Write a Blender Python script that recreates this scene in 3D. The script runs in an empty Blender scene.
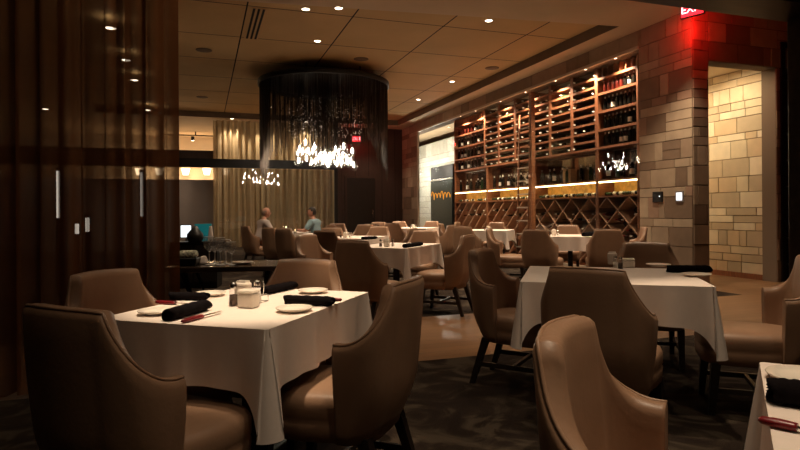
import bpy, bmesh, math, random
from mathutils import Vector, Matrix
R = math.radians
PI = math.pi
random.seed(7)

# ------------------------------------------------------------------ camera, world, exposure
CAM_H = 1.17
YAW = 18.76            # camera heads this many degrees clockwise of the room's +Y axis
FPX = 580.0
sc = bpy.context.scene
C = sc.collection
cd = bpy.data.cameras.new('camera')
cam = bpy.data.objects.new('camera', cd)
C.objects.link(cam)
cam.location = (0, 0, CAM_H)
cd.sensor_width = 36
cd.lens = 36 * FPX / 800
cd.shift_y = -13.3 / 800
cd.clip_start = 0.05
cam.matrix_world = (Matrix.Translation((0, 0, CAM_H)) @ Matrix.Rotation(R(-YAW), 4, 'Z')
                    @ Matrix.Rotation(R(90), 4, 'X') @ Matrix.Rotation(R(-0.37), 4, 'Z'))
sc.camera = cam

w = bpy.data.worlds.new('world')
sc.world = w
w.use_nodes = True
w.node_tree.nodes['Background'].inputs[0].default_value = (1.0, 0.62, 0.38, 1)
w.node_tree.nodes['Background'].inputs[1].default_value = 0.022
vs = sc.view_settings
vs.view_transform = 'Standard'
vs.look = 'None'
vs.exposure = 0.0
vs.gamma = 1.0
vs.use_curve_mapping = False

# ------------------------------------------------------------------ coordinates
SY, CY = math.sin(R(YAW)), math.cos(R(YAW))
def cw(x, d, z=0.0):
    """x metres right of and d metres ahead of the camera -> room point"""
    return Vector((x * CY + d * SY, -x * SY + d * CY, z))
def hor(px):
    return 213.0 - 0.0065 * (px - 203)
def onz(px, py, z):
    d = FPX * (CAM_H - z) / (py - hor(px))
    return cw((px - 400) / FPX * d, d, z)
def onx(px, py, X):
    u = (px - 400) / FPX
    d = X / (SY + u * CY)
    return Vector((X, d * (CY - u * SY), CAM_H + (hor(px) - py) / FPX * d))
def ony(px, py, Y):
    u = (px - 400) / FPX
    d = Y / (CY - u * SY)
    return Vector((d * (SY + u * CY), Y, CAM_H + (hor(px) - py) / FPX * d))
def rz(yaw):           # camera-relative clockwise yaw -> blender z rotation
    return -R(yaw + YAW)

# ------------------------------------------------------------------ materials
MATS = {}
def mat(name, col, rough=0.6, metal=0.0, spec=0.5, noise=None, bump=None, emit=None, coat=0.0, sheen=0.0):
    m = bpy.data.materials.new(name)
    m.use_nodes = True
    nt = m.node_tree
    b = nt.nodes['Principled BSDF']
    b.inputs['Base Color'].default_value = (*col, 1)
    b.inputs['Roughness'].default_value = rough
    b.inputs['Metallic'].default_value = metal
    b.inputs['Specular IOR Level'].default_value = spec
    b.inputs['Coat Weight'].default_value = coat
    b.inputs['Sheen Weight'].default_value = sheen
    tc = nt.nodes.new('ShaderNodeTexCoord')
    if noise:
        scale, amount = noise[0], noise[1]
        mp = nt.nodes.new('ShaderNodeMapping')
        mp.inputs['Scale'].default_value = noise[2] if len(noise) > 2 else (1, 1, 1)
        n = nt.nodes.new('ShaderNodeTexNoise')
        n.inputs['Scale'].default_value = scale
        n.inputs['Detail'].default_value = 5
        r = nt.nodes.new('ShaderNodeValToRGB')
        r.color_ramp.elements[0].position = 0.3
        r.color_ramp.elements[1].position = 0.7
        r.color_ramp.elements[0].color = (*[c * (1 - amount) for c in col], 1)
        r.color_ramp.elements[1].color = (*[min(1, c * (1 + amount)) for c in col], 1)
        nt.links.new(tc.outputs['Object'], mp.inputs['Vector'])
        nt.links.new(mp.outputs[0], n.inputs['Vector'])
        nt.links.new(n.outputs[0], r.inputs[0])
        nt.links.new(r.outputs[0], b.inputs['Base Color'])
    if bump:
        n2 = nt.nodes.new('ShaderNodeTexNoise')
        n2.inputs['Scale'].default_value = bump[0]
        n2.inputs['Detail'].default_value = 3
        bp = nt.nodes.new('ShaderNodeBump')
        bp.inputs['Strength'].default_value = bump[1]
        bp.inputs['Distance'].default_value = 0.01
        nt.links.new(tc.outputs['Object'], n2.inputs['Vector'])
        nt.links.new(n2.outputs[0], bp.inputs['Height'])
        nt.links.new(bp.outputs[0], b.inputs['Normal'])
    if emit:
        b.inputs['Emission Color'].default_value = (*emit[0], 1)
        b.inputs['Emission Strength'].default_value = emit[1]
    MATS[name] = m
    return m

def glass_mat(name, tint=(1, 1, 1), refl=0.04, rough=0.0):
    m = bpy.data.materials.new(name)
    m.use_nodes = True
    nt = m.node_tree
    nt.nodes.clear()
    o = nt.nodes.new('ShaderNodeOutputMaterial')
    t = nt.nodes.new('ShaderNodeBsdfTransparent')
    t.inputs[0].default_value = (*tint, 1)
    g = nt.nodes.new('ShaderNodeBsdfGlossy')
    g.inputs['Roughness'].default_value = rough
    lw = nt.nodes.new('ShaderNodeLayerWeight')
    pw = nt.nodes.new('ShaderNodeMath')
    pw.operation = 'POWER'
    pw.inputs[1].default_value = 4.5
    ml = nt.nodes.new('ShaderNodeMath')
    ml.operation = 'MULTIPLY_ADD'
    ml.inputs[1].default_value = 0.6
    ml.inputs[2].default_value = refl
    nt.links.new(lw.outputs['Facing'], pw.inputs[0])
    mx = nt.nodes.new('ShaderNodeMixShader')
    nt.links.new(pw.outputs[0], ml.inputs[0])
    nt.links.new(ml.outputs[0], mx.inputs[0])
    nt.links.new(t.outputs[0], mx.inputs[1])
    nt.links.new(g.outputs[0], mx.inputs[2])
    nt.links.new(mx.outputs[0], o.inputs[0])
    return m

def emis(name, col, s):
    m = bpy.data.materials.new(name)
    m.use_nodes = True
    nt = m.node_tree
    nt.nodes.clear()
    o = nt.nodes.new('ShaderNodeOutputMaterial')
    e = nt.nodes.new('ShaderNodeEmission')
    e.inputs[0].default_value = (*col, 1)
    e.inputs[1].default_value = s
    nt.links.new(e.outputs[0], o.inputs[0])
    return m

def sheer_mat(name, col, opac, band=0.0):
    """woven sheer cloth: thread colour lets part of the light straight through, part through the weave"""
    m = bpy.data.materials.new(name)
    m.use_nodes = True
    nt = m.node_tree
    nt.nodes.clear()
    o = nt.nodes.new('ShaderNodeOutputMaterial')
    d = nt.nodes.new('ShaderNodeBsdfDiffuse')
    tl = nt.nodes.new('ShaderNodeBsdfTranslucent')
    t = nt.nodes.new('ShaderNodeBsdfTransparent')
    a = nt.nodes.new('ShaderNodeMixShader')
    a.inputs[0].default_value = 0.4
    mx = nt.nodes.new('ShaderNodeMixShader')
    mx.inputs[0].default_value = opac
    tc = nt.nodes.new('ShaderNodeTexCoord')
    mp = nt.nodes.new('ShaderNodeMapping')
    mp.inputs['Scale'].default_value = (1.5, 1.5, 9)
    n = nt.nodes.new('ShaderNodeTexNoise')
    n.inputs['Scale'].default_value = 1.2
    r = nt.nodes.new('ShaderNodeValToRGB')
    r.color_ramp.elements[0].color = (*[c * (1 - band) for c in col], 1)
    r.color_ramp.elements[1].color = (*[min(1, c * (1 + band)) for c in col], 1)
    nt.links.new(tc.outputs['Object'], mp.inputs[0])
    nt.links.new(mp.outputs[0], n.inputs['Vector'])
    nt.links.new(n.outputs[0], r.inputs[0])
    for s in (d, tl):
        nt.links.new(r.outputs[0], s.inputs[0])
    lw = nt.nodes.new('ShaderNodeLayerWeight')
    cs = nt.nodes.new('ShaderNodeMath'); cs.operation = 'SUBTRACT'; cs.inputs[0].default_value = 1.04
    iv = nt.nodes.new('ShaderNodeMath'); iv.operation = 'DIVIDE'; iv.inputs[0].default_value = 1.0
    pw = nt.nodes.new('ShaderNodeMath'); pw.operation = 'POWER'; pw.inputs[0].default_value = 1.0 - opac
    om = nt.nodes.new('ShaderNodeMath'); om.operation = 'SUBTRACT'; om.inputs[0].default_value = 1.0
    nt.links.new(lw.outputs['Facing'], cs.inputs[1])
    nt.links.new(cs.outputs[0], iv.inputs[1])
    nt.links.new(iv.outputs[0], pw.inputs[1])
    nt.links.new(pw.outputs[0], om.inputs[1])
    nt.links.new(om.outputs[0], mx.inputs[0])
    nt.links.new(d.outputs[0], a.inputs[1])
    nt.links.new(tl.outputs[0], a.inputs[2])
    nt.links.new(t.outputs[0], mx.inputs[1])
    nt.links.new(a.outputs[0], mx.inputs[2])
    nt.links.new(mx.outputs[0], o.inputs[0])
    return m

leather = mat('taupe leather', (0.31, 0.178, 0.108), 0.42, spec=0.45, noise=(9, 0.07), bump=(60, 0.08))
darkwood = mat('espresso wood', (0.018, 0.011, 0.008), 0.4, noise=(6, 0.3, (1, 1, 6)))
linen = mat('white linen', (0.80, 0.68, 0.60), 0.85, spec=0.2, noise=(40, 0.02), bump=(220, 0.05))
napkin_m = mat('black napkin cloth', (0.007, 0.005, 0.0055), 0.95, spec=0.05, bump=(200, 0.2))
china = mat('cream china', (0.86, 0.76, 0.65), 0.22)
red_h = mat('dark red knife handle', (0.17, 0.008, 0.012), 0.3)
steel = mat('polished steel', (0.75, 0.72, 0.68), 0.2, metal=1.0)
clear = glass_mat('clear glass', (0.93, 0.93, 0.93), 0.02)
clear_dark = glass_mat('partition glass', (0.90, 0.90, 0.90), 0.08)
salt_m = mat('salt', (0.85, 0.8, 0.72), 0.8)
pepper_m = mat('pepper', (0.10, 0.06, 0.04), 0.8)
carpet = None
ceil_m = mat('tan ceiling paint', (0.64, 0.42, 0.20), 0.8, spec=0.2, noise=(1.2, 0.05))
soffit_m = mat('beige soffit paint', (0.68, 0.51, 0.33), 0.8, spec=0.2, noise=(1.5, 0.04))
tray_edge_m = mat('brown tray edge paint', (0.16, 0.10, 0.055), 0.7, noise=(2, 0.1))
gap_m = mat('joint black', (0.01, 0.007, 0.005), 0.9)
black_m = mat('black metal', (0.012, 0.010, 0.009), 0.45, metal=0.3, noise=(12, 0.2))
beam_m = mat('bronze brown metal', (0.045, 0.028, 0.018), 0.32, metal=0.6, noise=(3, 0.35, (1, 6, 6)))
wall_dark = mat('dark umber wall panel', (0.055, 0.028, 0.02), 0.5, noise=(3, 0.15, (6, 6, 0.6)))
wall_grey = mat('grey brown wall panel', (0.20, 0.155, 0.135), 0.7, noise=(2, 0.08))
cream_m = mat('cream wall paint', (0.62, 0.50, 0.36), 0.8, noise=(1.5, 0.05))
rackwood = mat('red brown rack wood', (0.23, 0.085, 0.035), 0.45, noise=(4, 0.3, (2, 1, 9)))
rackedge = mat('pale brown rack wood', (0.29, 0.105, 0.047), 0.45, noise=(4, 0.25, (2, 9, 2)))
rackback = mat('dark rack back', (0.035, 0.014, 0.009), 0.7, noise=(3, 0.2))
btl_dark = mat('dark bottle glass', (0.012, 0.010, 0.008), 0.12, spec=0.7)
btl_red = mat('red wine bottle glass', (0.09, 0.012, 0.008), 0.14, spec=0.7)
btl_green = mat('green bottle glass', (0.02, 0.05, 0.02), 0.12, spec=0.7)
foil = mat('pale foil', (0.85, 0.78, 0.66), 0.4)
foil_r = mat('red foil', (0.35, 0.03, 0.03), 0.35, metal=0.3)
label_m = mat('white bottle label', (0.85, 0.8, 0.7), 0.7, noise=(50, 0.08))
stones = [mat('limestone tan', (0.36, 0.255, 0.17), 0.85, noise=(5, 0.1), bump=(30, 0.15)),
          mat('limestone brown', (0.235, 0.155, 0.10), 0.85, noise=(5, 0.1), bump=(30, 0.15)),
          mat('limestone beige', (0.46, 0.345, 0.235), 0.85, noise=(5, 0.1), bump=(30, 0.15)),
          mat('limestone rose', (0.36, 0.23, 0.155), 0.85, noise=(5, 0.1), bump=(30, 0.15))]
palestones = [mat('pale limestone', (0.66, 0.54, 0.36), 0.85, noise=(5, 0.08), bump=(30, 0.15)),
              mat('sand limestone', (0.52, 0.41, 0.27), 0.85, noise=(5, 0.08), bump=(30, 0.15)),
              mat('cream limestone', (0.74, 0.63, 0.45), 0.85, noise=(5, 0.08), bump=(30, 0.15)),
              mat('honey limestone', (0.60, 0.45, 0.28), 0.85, noise=(5, 0.08), bump=(30, 0.15))]
mortar = mat('stone joint', (0.16, 0.11, 0.075), 0.95)
lens_m = emis('lit lamp lens', (1.0, 0.83, 0.6), 14)
red_e = emis('red sign light', (1.0, 0.02, 0.03), 3.0)
redwhite_e = emis('sign letter light', (1.0, 0.55, 0.6), 4.0)
filament_m = emis('lit filament', (1.0, 0.86, 0.70), 130)
def frosted():
    m = glass_mat('bulb glass', (0.97, 0.96, 0.94), 0.05)
    nt = m.node_tree
    o = [n for n in nt.nodes if n.type == 'OUTPUT_MATERIAL'][0]
    old = o.inputs[0].links[0].from_socket
    tl = nt.nodes.new('ShaderNodeBsdfTranslucent')
    tl.inputs[0].default_value = (.9, .85, .8, 1)
    mx = nt.nodes.new('ShaderNodeMixShader')
    mx.inputs[0].default_value = .012
    nt.links.new(old, mx.inputs[1])
    nt.links.new(tl.outputs[0], mx.inputs[2])
    nt.links.new(mx.outputs[0], o.inputs[0])
    return m
bulbglass = frosted()
amber_e = emis('amber shelf light', (1.0, 0.55, 0.10), 2.2)
ambers_e = emis('amber strip light', (1.0, 0.76, 0.34), 15.0)
white_e = emis('white screen light', (0.9, 0.97, 1.0), 1.6)
sconce_e = emis('warm sconce light', (1.0, 0.68, 0.38), 6.0)

def make_floor_mats():
    m = bpy.data.materials.new('brown patterned carpet')
    m.use_nodes = True
    nt = m.node_tree
    b = nt.nodes['Principled BSDF']
    b.inputs['Roughness'].default_value = 0.95
    b.inputs['Specular IOR Level'].default_value = 0.1
    tc = nt.nodes.new('ShaderNodeTexCoord')
    n = nt.nodes.new('ShaderNodeTexNoise')
    n.inputs['Scale'].default_value = 2.6
    n.inputs['Detail'].default_value = 7
    n.inputs['Distortion'].default_value = 2.2
    r = nt.nodes.new('ShaderNodeValToRGB')
    e = r.color_ramp.elements
    e[0].position, e[0].color = 0.40, (0.018, 0.011, 0.008, 1)
    e[1].position, e[1].color = 0.62, (0.060, 0.044, 0.030, 1)
    x = e.new(0.5)
    x.color = (0.025, 0.016, 0.011, 1)
    n2 = nt.nodes.new('ShaderNodeTexNoise')
    n2.inputs['Scale'].default_value = 180
    bp = nt.nodes.new('ShaderNodeBump')
    bp.inputs['Strength'].default_value = 0.4
    bp.inputs['Distance'].default_value = 0.01
    nt.links.new(tc.outputs['Object'], n.inputs['Vector'])
    nt.links.new(tc.outputs['Object'], n2.inputs['Vector'])
    nt.links.new(n.outputs[0], r.inputs[0])
    nt.links.new(r.outputs[0], b.inputs['Base Color'])
    nt.links.new(n2.outputs[0], bp.inputs['Height'])
    nt.links.new(bp.outputs[0], b.inputs['Normal'])
    m2 = bpy.data.materials.new('oak plank floor')
    m2.use_nodes = True
    nt = m2.node_tree
    b = nt.nodes['Principled BSDF']
    b.inputs['Roughness'].default_value = 0.38
    tc = nt.nodes.new('ShaderNodeTexCoord')
    br = nt.nodes.new('ShaderNodeTexBrick')
    br.inputs['Color1'].default_value = (0.27, 0.135, 0.058, 1)
    br.inputs['Color2'].default_value = (0.21, 0.10, 0.042, 1)
    br.inputs['Mortar'].default_value = (0.10, 0.05, 0.025, 1)
    br.inputs['Scale'].default_value = 1.0
    br.inputs['Mortar Size'].default_value = 0.004
    br.inputs['Brick Width'].default_value = 1.6
    br.inputs['Row Height'].default_value = 0.14
    n = nt.nodes.new('ShaderNodeTexNoise')
    n.inputs['Scale'].default_value = 5
    n.inputs['Detail'].default_value = 6
    mp = nt.nodes.new('ShaderNodeMapping')
    mp.inputs['Scale'].default_value = (1, 14, 1)
    mx = nt.nodes.new('ShaderNodeMixRGB')
    mx.blend_type = 'MULTIPLY'
    mx.inputs[0].default_value = 0.45
    nt.links.new(tc.outputs['Object'], br.inputs['Vector'])
    nt.links.new(tc.outputs['Object'], mp.inputs[0])
    nt.links.new(mp.outputs[0], n.inputs['Vector'])
    nt.links.new(br.outputs[0], mx.inputs[1])
    nt.links.new(n.outputs[0], mx.inputs[2])
    nt.links.new(mx.outputs[0], b.inputs['Base Color'])
    return m, m2
carpet, plank = make_floor_mats()

# ------------------------------------------------------------------ mesh helpers
def obj(name, bm, m, parent=None, loc=None, rot=None, smooth=False):
    me = bpy.data.meshes.new(name)
    if smooth:
        for f in bm.faces:
            f.smooth = True
    bmesh.ops.recalc_face_normals(bm, faces=bm.faces[:])
    bm.to_mesh(me)
    bm.free()
    for x in (m if isinstance(m, (list, tuple)) else [m]):
        me.materials.append(x)
    o = bpy.data.objects.new(name, me)
    C.objects.link(o)
    if loc is not None:
        o.location = loc
    if rot is not None:
        o.rotation_euler = (0, 0, rot)
    if parent:
        o.parent = parent
    return o
def tag(o, label, cat, group=None):
    o['label'] = label
    o['category'] = cat
    if group:
        o['group'] = group
    return o
def thing(name, label, cat, loc=(0, 0, 0), rot=0.0, group=None):
    o = bpy.data.objects.new(name, None)
    o.empty_display_size = 0.1
    C.objects.link(o)
    o.location = loc
    o.rotation_euler = (0, 0, rot)
    return tag(o, label, cat, group)
def struct(name, bm, m, smooth=False):
    o = obj(name, bm, m, smooth=smooth)
    o['kind'] = 'structure'
    return o
def dup(root, loc, rot, label=None, group=None):
    r = root.copy()
    C.objects.link(r)
    r.location = loc
    if isinstance(rot, (tuple, list)):
        r.rotation_euler = rot
    else:
        r.rotation_euler = (0, 0, rot)
    if label:
        r['label'] = label
    if group:
        r['group'] = group
    for ch in list(root.children):
        c = ch.copy()
        C.objects.link(c)
        c.parent = r
        for g in ch.children:
            d = g.copy()
            C.objects.link(d)
            d.parent = c
    return r
def box(bm, x0, x1, y0, y1, z0, z1, mi=0, M=None, bevel=0.0):
    vs_ = [bm.verts.new((x, y, z)) for x in (x0, x1) for y in (y0, y1) for z in (z0, z1)]
    fs = []
    for q in ((0, 1, 3, 2), (4, 6, 7, 5), (0, 4, 5, 1), (2, 3, 7, 6), (0, 2, 6, 4), (1, 5, 7, 3)):
        f = bm.faces.new([vs_[i] for i in q])
        f.material_index = mi
        fs.append(f)
    if M is not None:
        bmesh.ops.transform(bm, matrix=M, verts=vs_)
    if bevel:
        es = list({e for f in fs for e in f.edges})
        bmesh.ops.bevel(bm, geom=es, offset=bevel, segments=2, affect='EDGES', profile=0.5)
    return vs_
def lathe(bm, prof, n=24, c=(0, 0, 0), mi=0, M=None, cap=True):
    rings = []
    allv = []
    for r, z in prof:
        if r < 1e-6:
            v = [bm.verts.new((c[0], c[1], c[2] + z))]
        else:
            v = [bm.verts.new((c[0] + r * math.cos(2 * PI * i / n), c[1] + r * math.sin(2 * PI * i / n), c[2] + z)) for i in range(n)]
        rings.append(v)
        allv += v
    for a, b in zip(rings, rings[1:]):
        for i in range(n):
            j = (i + 1) % n
            if len(a) == 1 and len(b) == 1:
                continue
            if len(a) == 1:
                f = bm.faces.new((a[0], b[j], b[i]))
            elif len(b) == 1:
                f = bm.faces.new((a[i], a[j], b[0]))
            else:
                f = bm.faces.new((a[i], a[j], b[j], b[i]))
            f.material_index = mi
            f.smooth = True
    if cap:
        for v in (rings[0], rings[-1]):
            if len(v) > 2:
                f = bm.faces.new(v)
                f.material_index = mi
    if M is not None:
        bmesh.ops.transform(bm, matrix=M, verts=allv)
    return allv
def tube(bm, pts, r, n=8, mi=0, cap=True):
    pts = [Vector(p) for p in pts]
    rings = []
    up = Vector((0, 0, 1))
    for i, p in enumerate(pts):
        t = (pts[min(i + 1, len(pts) - 1)] - pts[max(i - 1, 0)]).normalized()
        a = t.cross(up)
        if a.length < 1e-4:
            a = t.cross(Vector((0, 1, 0)))
        a.normalize()
        b = t.cross(a).normalized()
        rr = r[i] if isinstance(r, (list, tuple)) else r
        rings.append([bm.verts.new(p + a * rr * math.cos(2 * PI * k / n) + b * rr * math.sin(2 * PI * k / n)) for k in range(n)])
    for x, y in zip(rings, rings[1:]):
        for k in range(n):
            f = bm.faces.new((x[k], x[(k + 1) % n], y[(k + 1) % n], y[k]))
            f.smooth = n > 5
            f.material_index = mi
    if cap:
        for v in (rings[0], rings[-1]):
            f = bm.faces.new(v)
            f.material_index = mi
def NB():
    return bmesh.new()
def taper_leg(bm, p0, p1, w0, w1):
    """square tapering leg from top p0 to foot p1"""
    a = [bm.verts.new((p0[0] + sx * w0, p0[1] + sy * w0, p0[2])) for sx, sy in ((-1, -1), (1, -1), (1, 1), (-1, 1))]
    b = [bm.verts.new((p1[0] + sx * w1, p1[1] + sy * w1, p1[2])) for sx, sy in ((-1, -1), (1, -1), (1, 1), (-1, 1))]
    for i in range(4):
        bm.faces.new((a[i], a[(i + 1) % 4], b[(i + 1) % 4], b[i]))
    bm.faces.new(a)
    bm.faces.new(b)

def ashlar(bm, o, u, v, W, H, n, seed, nm=4, base=0.30, depth=0.012, joint=0.004, red=None):
    """random-course stone facing: o corner, u/v unit axes, n outward normal"""
    rnd = random.Random(seed)
    o, u, v, n = Vector(o), Vector(u), Vector(v), Vector(n)
    y = 0.0
    def block(x0, x1, y0, y1):
        x0, x1, y0, y1 = x0 + joint, x1 - joint, y0 + joint, y1 - joint
        if x1 - x0 < 0.01 or y1 - y0 < 0.01:
            return
        mi = rnd.randrange(nm)
        d = depth * (0.7 + 0.5 * rnd.random())
        a = [bm.verts.new(o + u * x + v * yy + n * 0.0) for x, yy in ((x0, y0), (x1, y0), (x1, y1), (x0, y1))]
        e = 0.004
        b = [bm.verts.new(o + u * x + v * yy + n * d) for x, yy in ((x0 + e, y0 + e), (x1 - e, y0 + e), (x1 - e, y1 - e), (x0 + e, y1 - e))]
        for i in range(4):
            f = bm.faces.new((a[i], a[(i + 1) % 4], b[(i + 1) % 4], b[i]))
            f.material_index = mi
        f = bm.faces.new(b)
        f.material_index = mi
    while y < H - 0.02:
        h = base * rnd.choice((0.45, 0.5, 1.0, 1.0, 1.15))
        if y + h > H - 0.09:
            h = H - y
        x = -rnd.random() * 0.3
        while x < W:
            l = base * rnd.uniform(0.7, 2.4)
            xa, xb = max(0, x), min(W, x + l)
            if xb - xa > 0.03:
                k = rnd.random()
                if k < 0.22 and h > base * 0.8:        # a tall slot beside a block
                    s = xa + (xb - xa) * rnd.uniform(0.25, 0.4)
                    block(xa, s, y, y + h)
                    block(s, xb, y, y + h)
                elif k < 0.34 and h > base * 0.8:
                    block(xa, xb, y, y + h * 0.5)
                    block(xa, xb, y + h * 0.5, y + h)
                else:
                    block(xa, xb, y, y + h)
            x += l
        y += h
    f = bm.faces.new([bm.verts.new(o + u * x + v * yy + n * 0.001) for x, yy in ((0, 0), (W, 0), (W, H), (0, H))])
    f.material_index = nm

# ------------------------------------------------------------------ dimensions of the room
X0 = 7.0          # glass face of the wine wall
YC = 6.86         # wall with the stone opening
XB = 8.75         # stone wall of the passage
YB = 20.3         # back wall
ZC = 4.21         # outer ceiling
ZT = 4.39         # raised tray ceiling
TX1 = 6.53        # tray edge beside the wine wall
Y_R0 = onx(640, 100, X0).y     # near end of the wine rack
Y_R1 = onx(455, 150, X0).y     # far end of the racks
Y_W1 = onx(418, 150, X0).y     # far end of the glazing
Z_TOP = 3.95

# ------------------------------------------------------------------ floor
bm = NB()
def fquad(x0, x1, y0, y1, mi):
    f = bm.faces.new([bm.verts.new(p) for p in ((x0, y0, 0), (x1, y0, 0), (x1, y1, 0), (x0, y1, 0))])
    f.material_index = mi
fquad(-9, 10, -3, 4.25, 0)
fquad(-9, 10, 4.25, 6.02, 1)
fquad(-9, X0, 6.02, 25, 0)
fquad(X0, 10, 6.02, 25, 1)
struct('floor', bm, [carpet, plank])

# ------------------------------------------------------------------ ceiling with raised tray
TA, TB = (-3.0, 9.04), (TX1, 7.91)
TYB = 19.4
bm = NB()
def cquad(pts, mi):
    f = bm.faces.new([bm.verts.new(p) for p in pts])
    f.material_index = mi
cquad([(-9, 2.6, ZC), (10, 2.6, ZC), (TX1, TB[1], ZC), (-3, TA[1], ZC)], 0)
cquad([(TX1, TB[1], ZC), (10, 2.6, ZC), (10, 25, ZC), (TX1, TYB, ZC)], 0)
cquad([(TX1, TYB, ZC), (10, 25, ZC), (-9, 25, ZC), (-3, TYB, ZC)], 0)
cquad([(-9, 2.6, ZC), (-3, TA[1], ZC), (-3, TYB, ZC), (-9, 25, ZC)], 0)
cquad([(-9, -3, ZC), (10, -3, ZC), (10, 2.6, ZC), (-9, 2.6, ZC)], 0)
for a, b in (((-3, TA[1]), (TX1, TB[1])), ((TX1, TB[1]), (TX1, TYB)), ((TX1, TYB), (-3, TYB)), ((-3, TYB), (-3, TA[1]))):
    cquad([(*a, ZC), (*b, ZC), (*b, ZT + 0.03), (*a, ZT + 0.03)], 2)
cquad([(-3.1, 7.5, ZT + 0.03), (TX1 + .1, 7.5, ZT + 0.03), (TX1 + .1, TYB + .1, ZT + 0.03), (-3.1, TYB + .1, ZT + 0.03)], 3)
xs = [-3.0, -2.55, -0.94, 0.67, 2.36, 3.98, 5.62, TX1]
ys = [9.3, 11.0, 12.7, 14.4, 16.1, 17.8, TYB]
def front(x):
    return TA[1] + (TB[1] - TA[1]) * (x - TA[0]) / (TB[0] - TA[0])
G = 0.012
for i in range(len(xs) - 1):
    xa, xb = xs[i] + G, xs[i + 1] - G
    prev = None
    for j in range(len(ys)):
        y1 = ys[j] - G
        if prev is None:
            pts = [(xa, front(xa), ZT), (xb, front(xb), ZT), (xb, y1, ZT), (xa, y1, ZT)]
        else:
            pts = [(xa, prev, ZT), (xb, prev, ZT), (xb, y1, ZT), (xa, y1, ZT)]
        cquad(pts, 1)
        prev = ys[j] + G
struct('ceiling', bm, [soffit_m, ceil_m, tray_edge_m, gap_m])

# ------------------------------------------------------------------ wine wall: stone facing, pier, opening
UP = Vector((0, 0, 1))
bm = NB()
ashlar(bm, (X0, YC, 0), (0, 1, 0), UP, Y_R0 - YC, ZC, (-1, 0, 0), 3, base=0.30)
ashlar(bm, (X0, Y_R0, Z_TOP), (0, 1, 0), UP, YB - Y_R0, ZC - Z_TOP, (-1, 0, 0), 5, base=0.42)
ashlar(bm, (X0, Y_W1, 0), (0, 1, 0), UP, YB - Y_W1, Z_TOP, (-1, 0, 0), 8, base=0.36)
box(bm, X0 + .002, X0 + .5, YC + .25, Y_R0, 0, ZC, 4)
box(bm, X0 + .002, X0 + .06, Y_W1, YB, 0, Z_TOP, 4)
box(bm, X0 + .002, X0 + .5, Y_R0, YB, Z_TOP + .01, ZC, 4)
struct('wall_right', bm, stones + [mortar])

OX0 = ony(709, 100, YC).x
OX1 = 8.70
OZ = ony(709, 61, YC).z
DX0 = ony(780.5, 100, YC).x
DZ = ony(779, 42, YC).z
bm = NB()
ashlar(bm, (X0, YC, 0), (1, 0, 0), UP, OX0 - X0, ZC, (0, -1, 0), 11, base=0.30)
ashlar(bm, (OX0, YC, OZ), (1, 0, 0), UP, 10 - OX0, ZC - OZ, (0, -1, 0), 13, base=0.30)
ashlar(bm, (OX1, YC, 0), (1, 0, 0), UP, DX0 - OX1, OZ, (0, -1, 0), 17, base=0.30)
box(bm, X0 + .001, OX0, YC + .001, YC + .25, 0, ZC, 4)
box(bm, OX0, 10, YC + .001, YC + .25, OZ, ZC, 4)
box(bm, OX1, DX0, YC + .001, YC + .25, 0, OZ, 4)
struct('wall_front', bm, stones + [mortar])

bm = NB()
ashlar(bm, (XB, YC + .26, 0), (0, 1, 0), UP, 7.1, 3.56, (-1, 0, 0), 23, base=0.27)
box(bm, XB + .001, XB + .2, YC + .26, 14, 0, 3.56, 4)
struct('wall_passage', bm, palestones + [mortar])
bm = NB()
box(bm, X0 + .76, XB, YC + .25, 14, 3.56, 3.7, 0); box(bm, X0 + .5, X0 + .76, YC + .25, Y_R0 - .05, 3.56, 3.7, 0)
struct('ceiling_passage', bm, [cream_m])
bm = NB()
box(bm, XB - .03, XB - .013, YC + .27, 14, 0, .09, 0)
struct('baseboard_passage', bm, [rackedge])
bm = NB()
box(bm, X0 + .76, X0 + .79, Y_R0 - .05, Y_R1 - .4, 0, 3.56, 0)
struct('wall_passage_side', bm, [cream_m])

# metal trim of the glazing
bm = NB()
box(bm, X0 - .03, X0 + .03, Y_R0, Y_W1, Z_TOP - .05, Z_TOP, 0)
box(bm, X0 - .03, X0 + .03, Y_W1 - .07, Y_W1, 0, Z_TOP - .05, 0)
box(bm, X0 - .02, X0 + .02, Y_R0, Y_W1, 0, .1, 0)
struct('trim_1', bm, [mat('pale glazing trim', (0.55, 0.44, 0.33), 0.45)])

# white-lit stone room seen through the far glazing
bm = NB()
ashlar(bm, (X0 + 1.8, Y_R1 - .3, 0), (0, 1, 0), UP, 10, Z_TOP, (-1, 0, 0), 29, base=0.42)
box(bm, X0 + 1.8, X0 + 2.0, Y_R1 - .3, 25, 0, Z_TOP, 4)
struct('wall_cellar', bm, [mat('white limestone %d' % i, c, 0.85, noise=(5, 0.06)) for i, c in enumerate(((.70, .69, .60), (.58, .57, .49), (.76, .75, .67), (.66, .64, .55)))] + [mortar])

# ------------------------------------------------------------------ back walls
DKX = ony(335, 150, YB).x
bm = NB()
box(bm, DKX, X0, YB, YB + .2, 0, ZC, 0)
for k in range(5):
    xx = DKX + .25 + k * .5
    box(bm, xx, xx + .012, YB - .004, YB + .01, 0, ZC, 1)
struct('wall_back', bm, [wall_dark, gap_m])
PX1 = ony(215, 150, YB).x
bm = NB()
box(bm, -9, PX1, YB, YB + .15, 0, 2.27, 0)
box(bm, -9, PX1, YB, YB + .15, 2.93, 3.24, 1)
struct('wall_bar', bm, [wall_grey, wall_dark])
bm = NB()
box(bm, -9, 8, 24.5, 24.7, 0, ZC, 0)
struct('wall_far', bm, [cream_m])
bm = NB()
box(bm, -9.2, -9, -3, 25, 0, ZC, 0)
struct('wall_left', bm, [wall_dark])
bm = NB()
box(bm, -9, 10, -3.2, -3, 0, ZC, 0)
struct('wall_rear', bm, [wall_dark])
bm = NB()
box(bm, 10, 10.2, -3, 25, 0, ZC, 0)
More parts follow.
